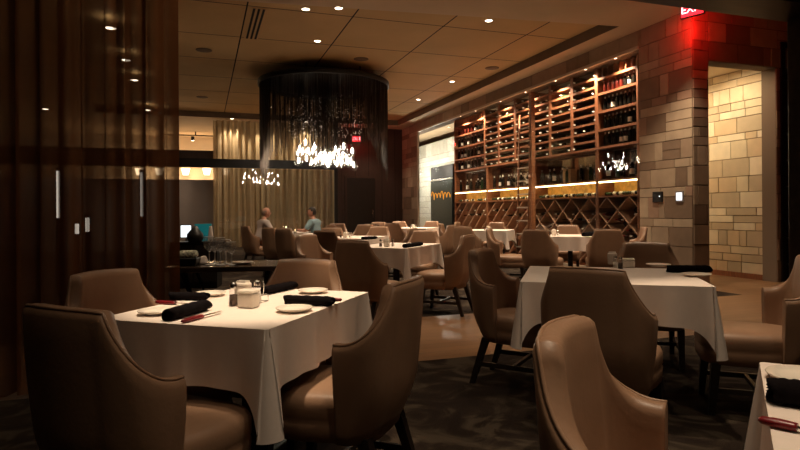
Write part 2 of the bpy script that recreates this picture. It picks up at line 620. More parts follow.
struct('wall_east', bm, [wall_dark])
# door leaf in the dark back wall
d0, d1 = ony(347, 178, YB), ony(375, 178, YB)
dr = bpy.data.objects.new('door_1', None)
C.objects.link(dr)
dr['kind'] = 'structure'
bm = NB()
box(bm, d0.x, d1.x, YB - .03, YB, 0, d0.z, 0)
obj('door_leaf', bm, [mat('near black door', (0.018, 0.012, 0.01), 0.4, noise=(4, .1))], dr)
bm = NB()
for (a, b, c_, e) in ((d0.x - .08, d0.x, 0, d0.z + .08), (d1.x, d1.x + .08, 0, d0.z + .08), (d0.x, d1.x, d0.z, d0.z + .08)):
    box(bm, a, b, YB - .045, YB, c_, e, 0)
obj('door_frame', bm, [wall_dark], dr)
bm = NB()
tube(bm, [(d1.x - .1, YB - .08, .95), (d1.x - .1, YB - .08, 1.25)], .012)
box(bm, d1.x - .11, d1.x - .09, YB - .08, YB - .03, 1.0, 1.02)
box(bm, d1.x - .11, d1.x - .09, YB - .08, YB - .03, 1.18, 1.2)
obj('door_handle', bm, [steel], dr)
# dark beam across the glazed partition, its posts
YP = 18.3
bz = ony(250, 164, YP).z
bm = NB()
box(bm, -9, ony(336, 164, YP).x, YP - .09, YP + .09, bz - .13, bz + .13, 0)
for p in (336,):
    X = ony(p, 164, YP).x
    box(bm, X - .05, X + .05, YP - .05, YP + .05, 0, ZC, 0)
struct('trim_2', bm, [black_m])

# near bronze beam and post at the right
BY = 3.0
bm = NB()
pl = ony(530, 0, BY)
zb = ony(693, 9.5, BY + .35).z
box(bm, -1.4, 9.8, BY, BY + .35, zb, zb + .7, 0, bevel=.008)
struct('trim_3', bm, [beam_m])
bm = NB()
X = ony(788, 200, BY + .3).x
box(bm, X, X + .28, BY + .02, BY + .3, 0, zb - .002, 0, bevel=.008)
box(bm, X + .05, X + .07, BY + .0, BY + .022, 0, zb - .01, 0)
struct('trim_4', bm, [beam_m])

# ------------------------------------------------------------------ lamps
def proto_mesh(name, bm, mats):
    o = obj(name, bm, mats, smooth=False)
    me = o.data
    bpy.data.objects.remove(o)
    return me
def spot(parent, name, loc, energy, size, col=(1, .79, .55), blend=.6, rad=.05, aim=None):
    l = bpy.data.lights.new(name, 'SPOT')
    l.energy = energy
    l.color = col
    l.spot_size = R(size)
    l.spot_blend = blend
    l.shadow_soft_size = rad
    o = bpy.data.objects.new(name, l)
    C.objects.link(o)
    o.location = loc
    if aim is not None:
        o.rotation_euler = Vector(aim).to_track_quat('-Z', 'Y').to_euler()
    if parent:
        o.parent = parent
    return o
def point(parent, name, loc, energy, col, rad=.08):
    l = bpy.data.lights.new(name, 'POINT')
    l.energy = energy
    l.color = col
    l.shadow_soft_size = rad
    o = bpy.data.objects.new(name, l)
    C.objects.link(o)
    o.location = loc
    if parent:
        o.parent = parent
    return o
def area(parent, name, loc, sx, sy, energy, col, aim=(0, 0, -1)):
    l = bpy.data.lights.new(name, 'AREA')
    l.shape = 'RECTANGLE'
    l.size, l.size_y = sx, sy
    l.energy = energy
    l.color = col
    o = bpy.data.objects.new(name, l)
    C.objects.link(o)
    o.location = loc
    o.rotation_euler = Vector(aim).to_track_quat('-Z', 'Y').to_euler()
    if parent:
        o.parent = parent
    return o
bm = NB()
lathe(bm, [(.075, 0), (.078, -.006), (.058, -.008), (.055, .0)], 20, cap=False)
ring_me = proto_mesh('trim_ring', bm, [mat('white lamp trim', (.6, .5, .4), .5)])
bm = NB()
lathe(bm, [(.054, -.004), (0, -.005)], 20, cap=False)
lens_me = proto_mesh('lamp_lens', bm, [lens_m])
DLG = 'recessed ceiling downlights'
def downlight(p, energy=0, size=70, label='small round lit downlight recessed in the ceiling', col=(1, .79, .55), aim=None, s=1.0, group=DLG):
    t = thing('ceiling_downlight', label, 'ceiling light', p, 0, group)
    for src, nm_ in ((ring_me, 'trim_ring'), (lens_me, 'lamp_lens')):
        c = bpy.data.objects.new(nm_, src)
        C.objects.link(c)
        c.parent = t
        c.scale = (s, s, 1)
    if energy:
        spot(t, 'downlight_lamp', (0, 0, -.03), energy, size, col, aim=aim)
    return t
# visible ones, by where they sit on the two ceilings
for px, py, zc, e in ((307, 9, ZC, 150), (340, 8, ZC, 150), (490, 20.5, ZC, 420), (318.5, 41, ZT, 330), (453, 81.5, ZT, 950), (419, 99.5, ZT, 800),
                      (247, 130, ZC, 60), (272, 107, ZT, 150), (266, 117, ZT, 60)):
    p = onz(px, py, zc)
    downlight((p.x, p.y, zc), e, 95)
# out of frame above the tables; camera-side and curtain-side ones are added fill
for x, d, e, sz in ((-.66, 2.72, 620, 24), (.75, 1.85, 105, 66), (1.45, 3.75, 300, 48), (1.0, 1.25, 160, 46), (.25, 7.0, 260, 60), (.9, 5.0, 90, 70), (-1.2, 3.9, 60, 60), (-.9, .7, 12, 95), (.7, .1, 45, 95), (2.5, 1.9, 50, 95), (2.8, 6.6, 200, 80), (3.6, 8.2, 300, 90)):
    p = cw(x, d)
    inside = TX1 > p.x > -3 and p.y > front(p.x)
    downlight((p.x, p.y, ZT if inside else ZC), e, sz)
for x, y, e in ((-.70, 3.85, 22), (-2.2, 3.85, 9), (.28, 5.05, 70)):  # added lamps: wash the brown curtain, brighten the side table glasses
    downlight((x, y, ZC), e, 70)
for x, y, e in ((.9, 19.9, 200), (2.0, 19.9, 200), (3.3, 19.9, 200), (-1.2, 19.3, 130), (5.6, 19.7, 60)):  # the lamp before the grey bar wall is added to brighten it
    downlight((x, y - .45, ZC), e, 100)

# linear slot diffuser
t = thing('air_diffuser', 'black three slot linear air diffuser beside the first ceiling joint', 'air vent', (.86, 10.2, ZT))
bm = NB()
box(bm, -.13, .13, -.85, .85, -.006, .0)
obj('frame', bm, [ceil_m], t)
for k in (-1, 0, 1):
    bm = NB()
    box(bm, k * .075 - .018, k * .075 + .018, -.82, .82, -.012, -.006)
    obj('slot', bm, [gap_m], t)
for px, py in ((205, 50), (362, 59), (493, 68), (203, 97)):
    p = onz(px, py, ZT)
    bm = NB()
    lathe(bm, [(.155, 0), (.155, -.008), (.14, -.012), (0, -.014)], 28)
    tag(obj('ceiling_speaker', bm, [mat('speaker grille', (.21, .14, .085), .8, noise=(90, .2))], loc=(p.x, p.y, ZT)),
        'dim round speaker grille set flush in the tan ceiling', 'speaker', 'round ceiling speakers')

# ------------------------------------------------------------------ near sheer curtain at the left
def curtain(name, label, xa, xb, y, z0, z1, folds, amp, m, seed, group=None, dx=0.0):
    rnd = random.Random(seed)
    bm = NB()
    n = int(abs(xb - xa) * folds * 12)
    ph = [rnd.uniform(0, 6.28) for _ in range(5)]
    nz = 10
    g = []
    for i in range(n + 1):
        s = i / n
        col = []
        for k in range(nz + 1):
            zz = k / nz
            a = s * abs(xb - xa) * folds * 2 * PI
            off = math.sin(a + .8 * math.sin(a * .31 + ph[0])) + .4 * math.sin(a * 2.17 + ph[1]) * (1 - .4 * zz) + .3 * math.sin(a * .43 + ph[2] + zz * .6)
            col.append(bm.verts.new((xa + (xb - xa) * s + .25 * amp * math.sin(a * 1.3 + ph[3]), y + amp * off + dx * s, z0 + (z1 - z0) * zz)))
        g.append(col)
    for i in range(n):
        for k in range(nz):
            f = bm.faces.new((g[i][k], g[i + 1][k], g[i + 1][k + 1], g[i][k + 1]))
            f.smooth = True
    o = obj(name, bm, [m])
    return tag(o, label, 'curtain', group)
sheer_brown = sheer_mat('sheer brown voile', (0.20, 0.080, 0.031), 0.80, .12)
sheer_gold = sheer_mat('sheer sand voile', (0.44, 0.34, 0.21), 0.88, .1)
CX1 = ony(178, 100, 4.30).x
curtain('sheer_curtain', 'dark brown sheer floor length curtain behind the chairs at the left', -4.2, CX1, 4.30, .02, ZC - .01, 6.0, .07, sheer_brown, 3)
cb0, cb1 = ony(214, 150, YB - .5).x, ony(336, 150, YB - .5).x
curtain('sheer_curtain', 'sand coloured sheer curtain across the back behind the two seated men', cb0, cb1, YB - .5, .05, ZC - .02, 5.0, .085, sheer_gold, 9)
# far panes of the partition
for k, (a, b) in enumerate(((217, 262), (262, 300), (300, 335))):
    xa, xb = ony(a, 150, YP).x, ony(b, 150, YP).x
    bm = NB()
    for v in box(bm, xa + .06, xb - .01, YP + .20, YP + .212, .02, bz - .14):
        v.co.y += (v.co.x - 2.3) * .06
    o = obj('glass_panel', bm, [clear_dark])
    tag(o, ('left', 'middle', 'right')[k] + ' pane of the glass partition in front of the sand curtain', 'glass panel', 'panes of the glass partition')

# ------------------------------------------------------------------ wine wall fittings
ORD = ['first', 'second', 'third', 'fourth', 'fifth', 'sixth', 'seventh', 'eighth', 'ninth', 'tenth', 'eleventh', 'twelfth', 'thirteenth', 'fourteenth']
RX, RB = X0 + .34, X0 + .74
def rY(px):
    return onx(px, 150, RX).y
def rZ(px, py):
    return onx(px, py, RX).z
Z_B = rZ(560, 155.5)          # underside of the upper racks
Z_C = rZ(560, 184.0)          # shelf above the amber strip
Z_D = rZ(560, 197.8)          # counter below the amber strip
def rack(name, label, y0, y1, zs, dividers=None):
    t = thing('wine_rack', label, 'wine rack', (RX, (y0 + y1) / 2, Z_B))
    hw = (y1 - y0) / 2
    D = RB - RX
    for s in (-1, 1):
        bm = NB()
        box(bm, 0, D, s * (hw - .016) - .014, s * (hw - .016) + .014, 0, Z_TOP - Z_B)
        box(bm, -.016, 0, s * (hw - .022) - .021, s * (hw - .022) + .021, 0, Z_TOP - Z_B, 1)
        obj('side_panel', bm, [rackwood, rackedge], t)
    bm = NB()
    box(bm, D - .02, D, -hw + .03, hw - .03, 0, Z_TOP - Z_B)
    obj('back_panel', bm, [rackback], t)
    for z in zs:
        bm = NB()
        box(bm, .0, D - .022, -hw + .03, hw - .03, z - Z_B - .015, z - Z_B + .015)
        box(bm, -.012, .0, -hw + .03, hw - .03, z - Z_B - .022, z - Z_B + .022, 1)
        obj('shelf', bm, [rackwood, rackedge], t)
    if dividers:
        z0, z1, n = dividers
        for k in range(1, n):
            bm = NB()
            yy = -hw + 2 * hw * k / n
            box(bm, 0, D - .03, yy - .01, yy + .01, z0 - Z_B + .016, z1 - Z_B - .016)
            obj('divider', bm, [rackedge], t)
    return t
def bottle_mesh(kind):
    bm = NB()
    lathe(bm, [(0, .004), (.030, 0), (.037, .006), (.0375, .06)], 14, mi=0, cap=False)
    lathe(bm, [(.0378, .06), (.0378, .15)], 14, mi=1 if kind != 'plain' else 0, cap=False)
    lathe(bm, [(.0375, .15), (.037, .19), (.028, .215), (.0155, .235), (.0145, .26)], 14, mi=0, cap=False)
    lathe(bm, [(.0152, .26), (.0152, .298), (.013, .30), (0, .30)], 14, mi=2, cap=False)
    return bm
BT = [proto_mesh('wine_bottle', bottle_mesh('l'), [btl_dark, label_m, foil]),
      proto_mesh('wine_bottle', bottle_mesh('plain'), [btl_dark, btl_dark, foil]),
      proto_mesh('wine_bottle', bottle_mesh('plain'), [btl_red, btl_red, foil_r]),
      proto_mesh('wine_bottle', bottle_mesh('plain'), [btl_green, label_m, foil])]
NBOT = [0]
def bottle(me, loc, rot, label, group, s=1.0):
    o = bpy.data.objects.new('wine_bottle', me)
    C.objects.link(o)
    o.location = loc
    o.rotation_euler = rot
    o.scale = (s, s, s)
    NBOT[0] += 1
    return tag(o, label, 'bottle', group)
rb = random.Random(5)

# tall-bottle bays: nearest and farthest; upright bottles in four rows
for key, pa, pb, n, ndiv, nm in (('nearest', 597.6, 639.5, 9, 7, 'near'), ('farthest', 455, 485.5, 9, 12, 'far')):
    ya, yb = rY(pb), rY(pa)
    pm = (pa + pb) / 2
    zs = [Z_B + .016] + [Z_B + .355 * k for k in (1, 2, 3)] + [Z_B + 1.36]
    rack('wine_rack', 'red brown rack bay of standing bottles, %s' % ('beside the stone pier' if nm == 'near' else 'at the far end by the white stone'), ya, yb, zs, (zs[-1], Z_TOP - .0, ndiv))
    for r in range(4):
        for k in range(n):
            yy = yb - .12 - (yb - ya - .24) * k / (n - 1)
            red = r == 3 and (k < n * .45)
            bottle(BT[2] if red else BT[1 if rb.random() < .8 else 0], (RX + .10, yy, zs[r] + .016), (0, 0, rb.random() * 6),
                   'standing wine bottle, %s from left on %s shelf of %s rack bay' % (ORD[k], ORD[3 - r], key), 'standing bottles in the %s rack bay' % key, .85 if r == 3 else .98)
# shelf bays with bottles lying neck out
shelfb = [485.5, 499.6, 516, 532.5, 551, 573, 597.6]
names = ['first', 'second', 'third', 'fourth', 'fifth', 'sixth']
for i in range(6):
    ya, yb = rY(shelfb[i + 1]), rY(shelfb[i])
    zs = [Z_B + .016] + [Z_B + .175 * k for k in range(1, 9)]
    rack('wine_rack', 'red brown rack bay of many close shelves, %s after the far standing bottles' % names[i], ya, yb, zs)
    for r in range(9):
        n = 3
        for k in range(n):
            if rb.random() < .30:
                continue
            yy = yb - .09 - (yb - ya - .18) * k / (n - 1) + rb.uniform(-.03, .03)
            bottle(BT[rb.choice((0, 1, 3))], (RX + .265, yy, zs[r] + .016 + .039), (0, -PI / 2, rb.uniform(-.06, .06)),
                   'lying wine bottle, place %s from left on %s shelf up of %s close shelved bay' % (ORD[k], ORD[r], names[i]),
                   'bottles lying in the close shelved bays', 1.0)
# lower cabinets: niche, amber strip, bins
amberback = mat('amber lit panel', (0.42, 0.20, 0.04), 0.6, noise=(9, .6), emit=((1.0, 0.42, 0.05), .26))
mirror_m = mat('smoky niche mirror', (0.42, 0.38, 0.33), 0.08, metal=1.0)
pinkedge = mat('pale bin board wood', (.45, .25, .15), .5, noise=(4, .2, (2, 9, 2)))
low = [(455, 487.5, 'slant', 'farthest'), (487.5, 531, 'slant', 'second'), (533.5, 597.6, 'diamond', 'third'), (597.6, 639.5, 'diamond', 'nearest')]
for pa, pb, kind, nm in low:
    ya, yb = rY(pb), rY(pa)
    hw = (yb - ya) / 2
    D = RB - RX
    t = thing('wine_cabinet', 'lower wine cabinet with amber lit strip over %s bins, %s from camera%s' % (kind, {'farthest': 'the farthest', 'second': 'the second farthest', 'third': 'second nearest', 'nearest': 'the nearest'}[nm], ''),
              'wine cabinet', (RX, (ya + yb) / 2, 0))
    for s in (-1, 1):
        bm = NB()
        box(bm, -.01, D, s * (hw - .022) - .021, s * (hw - .022) + .021, 0, Z_B - .016)
        obj('side_panel', bm, [rackwood], t)
    h = hw - .035
    bm = NB(); box(bm, D - .02, D, -h, h, 0, Z_D - .02); obj('back_panel', bm, [rackback], t)
    bm = NB(); box(bm, D - .02, D, -h, h, Z_C + .02, Z_B - .018); obj('niche_back', bm, [mirror_m], t)
    bm = NB(); box(bm, -.02, D, -h, h, Z_D - .03, Z_D); obj('counter', bm, [rackwood], t)
    bm = NB(); box(bm, -.02, D, -h, h, Z_C - .018, Z_C + .018); obj('niche_shelf', bm, [rackwood], t)
    bm = NB(); box(bm, D - .03, D - .01, -h, h, Z_D + .002, Z_C - .02); obj('amber_panel', bm, [amberback], t)
    bm = NB(); box(bm, .0, .03, -h, h, Z_C - .042, Z_C - .02); obj('light_strip', bm, [ambers_e], t)
    bm = NB(); box(bm, .02, D, -h, h, 0, .1); obj('plinth', bm, [rackwood], t)
    # bins
    zlo, zhi = .12, Z_D - .035
    if kind == 'slant':
        hz, sl, P = zhi - zlo, .80, .46
        c0 = -h + .1
        while c0 < h + hz / sl:
            a0, b0, a1, b1 = c0, zlo, c0 - hz / sl, zhi          # rises towards the near end
            if a1 < -h:
                b1 -= (-h - a1) * sl; a1 = -h
            if a0 > h:
                b0 += (a0 - h) * sl; a0 = h
            if a0 - a1 > .05:
                L = math.hypot(a1 - a0, b1 - b0)
                bm = NB()
                box(bm, 0, D - .04, -.012, .012, 0, L)
                bmesh.ops.transform(bm, matrix=Matrix.Translation((0, a0, b0)) @ Matrix.Rotation(-math.atan2(a1 - a0, b1 - b0), 4, 'X'), verts=bm.verts[:])
                obj('slant_board', bm, [pinkedge], t)
            c0 += P
        n = 4
        for k in range(n):
            for q in range(2):
                bottle(BT[rb.choice((1, 2, 0))], (RX + .30, (ya + yb) / 2 + h - 2 * h * (k + .55) / n - .1 + q * .1, zlo + .95 + .12 * q), (0, -PI / 2, 0),
                       'bottle lying in the slanted bins of the %s wine cabinet' % nm, 'bottles in the slanted bins of the %s cabinet' % nm)
    else:
        P = .60
        hz = zhi - zlo
        lat = NB()
        for sgn in (-1, 1):
            c0 = -h - hz
            while c0 < h + hz:
                # board from (c0, zlo) going up at 60 degrees, clipped to the bay
                sl = .85
                a0, b0 = c0, zlo
                a1, b1 = c0 + hz / sl, zhi
                if a0 < -h:
                    b0 += (-h - a0) * sl; a0 = -h
                if a1 > h:
                    b1 -= (a1 - h) * sl; a1 = h
                if a1 - a0 > .04:
                    L = math.hypot(a1 - a0, b1 - b0)
                    vs_ = box(lat, .0, D - .05, -.011, .011, 0, L)
                    M = Matrix.Scale(sgn, 4, (0, 1, 0)) @ Matrix.Translation((0, a0, b0)) @ Matrix.Rotation(-math.atan2(a1 - a0, b1 - b0), 4, 'X')
                    bmesh.ops.transform(lat, matrix=M, verts=vs_)
                c0 += P
        obj('lattice', lat, [pinkedge], t)
        nb = 7 if nm == 'third' else 5
        for k in range(nb):
            for q in range(3):
                bottle(BT[rb.choice((1, 0, 2))], (RX + .32, (ya + yb) / 2 + h - 2 * h * (k + .5) / nb + (q - 1) * .09, zhi - .42 + .10 * (q == 1) - (.3 if k % 2 else 0)), (0, -PI / 2, 0),
                       'bottle lying in the diamond bins of the %s wine cabinet' % nm, 'bottles in the diamond bins of the %s cabinet' % nm)
    # niche bottles and amber strip bottles
    n = {'farthest': 6, 'second': 9, 'third': 9, 'nearest': 5}[nm]
    for k in range(n):
        if nm == 'third' and 4 < k < 6:
            continue
        bottle(BT[rb.choice((0, 1, 3, 1))], (RX + .12 + .05 * (k % 2), (ya + yb) / 2 + h - .15 - (2 * h - .3) * k / (n - 1), Z_C + .019), (0, 0, rb.random() * 6),
               'upright bottle, %s from left in niche above amber strip of %s cabinet' % (ORD[k], nm), 'bottles standing in the niches', 1.15)
    n = {'farthest': 5, 'second': 8, 'third': 9, 'nearest': 5}[nm]
    for k in range(n):
        bottle(BT[0 if k % 3 else 3], (RX + .09, (ya + yb) / 2 + h - .10 - (2 * h - .4) * k / (n - 1), Z_D + .042), (PI / 2, rb.uniform(0, .4) + 1.2, rb.uniform(-.15, .15)),
               'white labelled bottle, %s from left lying in amber strip of %s cabinet' % (ORD[k], nm), 'bottles lying in the amber strips', .95)
# pale wooden crate standing in the third niche
p = onx(570, 174, RX + .2)
tag(obj('wine_crate', (lambda b: (box(b, -.08, .08, -.14, .14, 0, .30, bevel=.006), b)[1])(NB()), [mat('pale crate wood', (.55, .38, .2), .7, noise=(6, .15, (1, 1, 8)))], loc=(RX + .2, p.y, Z_C + .019)),
    'small pale wooden crate standing among bottles in the second nearest niche', 'crate')
# tall post and rolling ladder
bm = NB()
yp = onx(532.5, 150, X0 + .14).y
box(bm, X0 + .09, X0 + .19, yp - .055, yp + .055, 0, Z_TOP - .06, bevel=.006)
tag(obj('rack_post', bm, [rackwood]), 'full height red brown wooden post in front of the wine racks', 'post')
t = thing('rolling_ladder', 'narrow library ladder with pale rungs leaning on the wine racks', 'ladder', (0, 0, 0))
ya, yb = onx(530, 150, X0 + .14).y, onx(519, 150, X0 + .14).y
for yy in (ya, yb):
    bm = NB()
    tube(bm, [(X0 + .08, yy, .0), (X0 + .17, yy, Z_TOP - .5)], .022, 6)
    obj('rail', bm, [rackwood], t)
for k in range(10):
    z = .32 + k * .31
    xx = X0 + .08 + .09 * z / (Z_TOP - .5)
    bm = NB()
    box(bm, xx - .035, xx + .035, ya, yb, z - .014, z + .014)
    obj('rung', bm, [mat('pale rung', (.55, .45, .36), .4, metal=.3) if k == 0 else MATS['pale rung']], t)
# frameless glazing
for k, (a, b) in enumerate(((419, 455), (455, 531), (532, 578.5), (579, 640))):
    ya, yb = onx(b, 150, X0).y, onx(a, 150, X0).y
    bm = NB()
    box(bm, X0 - .006, X0 + .006, ya + .004, yb - .004, .1, Z_TOP - .05)
    tag(obj('glass_panel', bm, [clear]), ('farthest, before the white stone', 'second farthest', 'second nearest', 'nearest, beside the stone pier')[k] + ', floor to ceiling glass pane of wine wall', 'glass panel', 'panes of the wine wall')
# lamps inside the glazed wine wall
for k, px in enumerate((615, 585, 555, 525, 500, 475, 460)):
    p = onx(px, 100, X0 + .11)
    t = thing('cabinet_downlight', 'small round lamp in the top of the glazed wine wall', 'ceiling light', (X0 + .13, p.y, Z_TOP - .005), 0, 'lamps inside the wine wall')
    for src, nm_ in ((ring_me, 'trim_ring'), (lens_me, 'lamp_lens')):
        c = bpy.data.objects.new(nm_, src); C.objects.link(c); c.parent = t; c.scale = (.6, .6, 1)
    spot(t, 'cabinet_lamp', (0, 0, -.03), 210, 120, (1, .82, .58), .8, .04, aim=(.22, 0, -1))
# white lit cellar end: tall dark cooler and orange script
q0, q1 = onx(431, 168, X0 + 1.25), onx(453, 219, X0 + 1.25)
t = thing('wine_cooler', 'tall black cooler cabinet against the white stone behind glass', 'cooler', (X0 + 1.25, (q0.y + q1.y) / 2, 0))
hw = abs(q0.y - q1.y) / 2
bm = NB(); box(bm, 0, .5, -hw, hw, 0, q0.z, bevel=.01); obj('body', bm, [gap_m], t)
bm = NB(); box(bm, -.02, 0, -hw + .04, hw - .04, .5, q0.z - .55); obj('door', bm, [mat('cooler door glass', (.012, .02, .018), .25)], t)
bm = NB(); box(bm, -.03, -.0, -hw, hw, q0.z - .53, q0.z - .47); obj('crossbar', bm, [steel], t)
bm = NB(); box(bm, -.03, -.0, -hw + .03, hw - .03, .40, .47); obj('kick_rail', bm, [steel], t)
# script lettering on the glass
bm = NB()
pts = []
pa, pb = onx(432, 196, X0 + .02), onx(451, 196, X0 + .02)
n = 90
for i in range(n + 1):
    s = i / n
    a = s * 2 * PI * 6
    amp = .075 * (1.7 if int(s * 6) in (0, 3) else 1)
    pts.append((X0 + .02, pa.y + (pb.y - pa.y) * s + .035 * math.cos(a), pa.z + amp * math.sin(a)))
tube(bm, pts, .012, 5)
tag(obj('script_sign', bm, [emis('orange script light', (1, .36, .03), 1.2)]), 'orange glowing handwritten script on the glass before the black cooler', 'sign')
for k in range(3):
    point(None, 'cellar_lamp', (X0 + .75, 19.0 + 1.7 * k, 2.7), 110, (1, .95, .80), .15)
# control plates on the pier
p = onx(658.5, 197, X0 - .012)
t = thing('control_panel', 'small black control panel with a tiny white light on the pier', 'control panel', (X0 - .02, p.y, p.z))
bm = NB(); box(bm, -.02, .012, -.105, .105, -.085, .085, bevel=.006); obj('housing', bm, [black_m], t)
bm = NB(); box(bm, -.024, -.019, -.062, -.045, .0, .02); obj('indicator_light', bm, [white_e], t)
p = onx(680.3, 196.5, X0 - .012)
t = thing('light_switch', 'small glowing white square switch plate on the stone pier', 'switch', (X0 - .02, p.y, p.z))
bm = NB(); box(bm, -.012, .012, -.075, .075, -.085, .085, bevel=.004); obj('wall_plate', bm, [mat('grey plate', (.25, .22, .2), .5)], t)
bm = NB(); box(bm, -.018, -.011, -.055, .055, -.06, .06); obj('lit_face', bm, [emis('switch light', (.95, .97, 1), 1.6)], t)

# ------------------------------------------------------------------ exit signs
def text_mesh(s, size, ext=.004):
    cu = bpy.data.curves.new('letters', 'FONT')
    cu.body = s
    cu.size = size
    cu.align_x = 'CENTER'
    cu.align_y = 'CENTER'
    cu.extrude = ext
    o = bpy.data.objects.new('letters', cu)
    C.objects.link(o)
    dg = bpy.context.evaluated_depsgraph_get()
    me = bpy.data.meshes.new_from_object(o.evaluated_get(dg))
    bpy.data.objects.remove(o)
    return me
def exit_sign(label, loc, rot, inv):
    t = thing('exit_sign', label, 'exit sign', loc, rot)
    bm = NB(); box(bm, -.17, .17, -.02, .02, -.11, .11, bevel=.005); obj('housing', bm, [mat('sign housing', (.05, .01, .01), .5), ], t)
    bm = NB(); box(bm, -.155, .155, -.024, -.019, -.095, .095); obj('lit_face', bm, [red_e if inv else emis('dim red face', (.25, 0, .01), .6)], t)
    me = text_mesh('EXIT', .15)
    me.materials.clear()
    me.materials.append(redwhite_e if inv else red_e)
    o = bpy.data.objects.new('letters', me)
    C.objects.link(o)
    o.parent = t
    o.location = (0, -.027, 0)
    o.rotation_euler = (PI / 2, 0, 0)
    bm = NB(); tube(bm, [(0, 0, .11), (0, 0, .17)], .012, 8); obj('mount', bm, [black_m], t)
    return t
p = onx(689, 12, X0 - .25)
t = exit_sign('red lit exit sign at the ceiling corner of the stone pier', (X0 - .26, p.y - .10, ZC - .13), R(-68), True)
spot(t, 'exit_glow', (-.06, .09, -.18), 19, 172, (1, .012, .008), .25, .04, aim=(.08, .72, -.5))
p = ony(357, 139, YB - .3)
t = exit_sign('red lit exit sign seen through the bead chandelier on the back wall', (p.x, YB - .3, p.z), R(-10), True)
point(t, 'exit_glow', (0, -.2, -.1), 10, (1, .02, .015), .06)
bm = NB(); tube(bm, [(p.x, YB - .28, p.z), (p.x, YB, p.z)], .015, 8); obj('wall_bracket', bm, [black_m], t).matrix_parent_inverse = (Matrix.Rotation(R(10), 4, 'Z') @ Matrix.Translation(-Vector((p.x, YB - .3, p.z))))

# ------------------------------------------------------------------ right-hand dark bottle display in the stone wall
t = thing('bottle_display', 'tall dark framed bottle display case in the stone wall at the right', 'display case', ((DX0 + 10) / 2, YC, 0))
hw = (10 - DX0) / 2
bm = NB()
box(bm, -hw, -hw + .09, -.03, .25, 0, DZ); box(bm, hw - .09, hw, -.03, .25, 0, DZ); box(bm, -hw + .09, hw - .09, -.03, .25, DZ - .09, DZ); box(bm, -hw + .09, hw - .09, .22, .25, 0, DZ - .09)
obj('frame', bm, [black_m], t)
bm = NB(); box(bm, -hw + .09, hw - .09, -.02, -.01, .1, DZ - .09); obj('glass_door', bm, [clear], t)
for k in range(8):
    bm = NB(); box(bm, -hw + .09, hw - .09, .0, .22, .25 + k * .43, .27 + k * .43); obj('shelf', bm, [darkwood], t)
for k in range(8):
    o = bottle(BT[k % 2], (DX0 + .15, YC + .09, .271 + k * .43), (0, 0, k), 'wine bottle on %s shelf from bottom of the dark display case' % ORD[k], 'bottles in the dark display case')
bm = NB(); box(bm, -hw + .10, -hw + .115, .0, .015, .5, DZ - .15); obj('light_strip', bm, [emis('display strip', (1, .75, .5), .8)], t)

# ------------------------------------------------------------------ passage lamp
for k, (xx, yy, e) in enumerate(((7.92, 7.5, 80), (7.92, 8.9, 120), (7.92, 10.6, 150))):
    downlight((xx, yy, 3.559), e, 150, 'lit downlight in the passage ceiling behind the stone opening, %s' % ('nearest', 'middle one', 'farthest')[k], (1, .80, .52), aim=(.3, 0, -1), group='passage downlights')

# ------------------------------------------------------------------ chandelier
DCH = 13.6
cc = cw((325 - 400) / FPX * DCH, DCH)
RC = 63.5 / FPX * DCH
t = thing('chandelier', 'large round chandelier of dark bead chains around glowing glass drops', 'chandelier', (cc.x, cc.y, ZT - .20))
CH = t
bm = NB()
lathe(bm, [(RC + .03, 0), (RC + .03, -.10), (RC, -.10), (RC - .02, -.10), (RC - .02, 0)], 72, cap=False)
obj('ring', bm, [black_m], t)
bm = NB()
for k in range(6):
    a = k * PI / 3
    tube(bm, [(math.cos(a) * RC * .8, math.sin(a) * RC * .8, -.02), (math.cos(a) * RC * .8, math.sin(a) * RC * .8, .20)], .012, 6)
obj('ceiling_rod', bm, [black_m], t)
bm = NB()
lathe(bm, [(RC - .03, -.02), (0, -.021)], 72, cap=False)
obj('canopy', bm, [black_m], t)
rc = random.Random(11)
bead_m = mat('dark bronze beads', (0.035, 0.024, 0.017), 0.32, metal=.7)
bm = NB()
def strand(bm, x, y, z0, z1, r):
    v0 = [bm.verts.new((x + r * math.cos(a), y + r * math.sin(a), z0)) for a in (0, 2.1, 4.2)]
    v1 = [bm.verts.new((x + r * math.cos(a), y + r * math.sin(a), z1)) for a in (0, 2.1, 4.2)]
    for i in range(3):
        bm.faces.new((v0[i], v0[(i + 1) % 3], v1[(i + 1) % 3], v1[i]))
for k in range(1450):
    a = 2 * PI * (k + .35 * math.sin(k * .9)) / 1450
    rr = RC - .005 - .05 * rc.random()
    # heading of this strand as seen from the middle, relative to the seat side
    base = 1.30 + .30 * math.sin(a * 7 + 1) * math.sin(a * 3) + rc.uniform(-.12, .12)
    ca = Vector((math.cos(a), math.sin(a), 0)).dot(cw(1, 0) - cw(0, 0))
    cb = Vector((math.cos(a), math.sin(a), 0)).dot(cw(0, 1) - cw(0, 0))
    L = base + .55 * max(0, abs(ca) - .72) / .28 - .12 * max(0, -cb)
    if rc.random() < .5:
        L *= rc.uniform(.35, .95)
    strand(bm, rr * math.cos(a), rr * math.sin(a), -.10, -.10 - L, .0042)
o = obj('bead_curtain', bm, [bead_m], t)
o['kind'] = 'stuff'
bm = NB()
for k in range(120):
    a = rc.uniform(0, 2 * PI); rr = RC * .62 * math.sqrt(rc.random())
    x, y = rr * math.cos(a), rr * math.sin(a)
    strand(bm, x, y, -.022, -.3 - rc.random() * .9, .003)
    for q in range(4):
        z = -.35 - rc.random() * .9
        lathe(bm, [(0, z - .012), (.012, z), (0, z + .012)], 6, (x, y, 0), mi=1, cap=False)
o = obj('sparkle_strings', bm, [bead_m, mat('crystal bead', (.95, .9, .85), .25)], t)
o['kind'] = 'stuff'
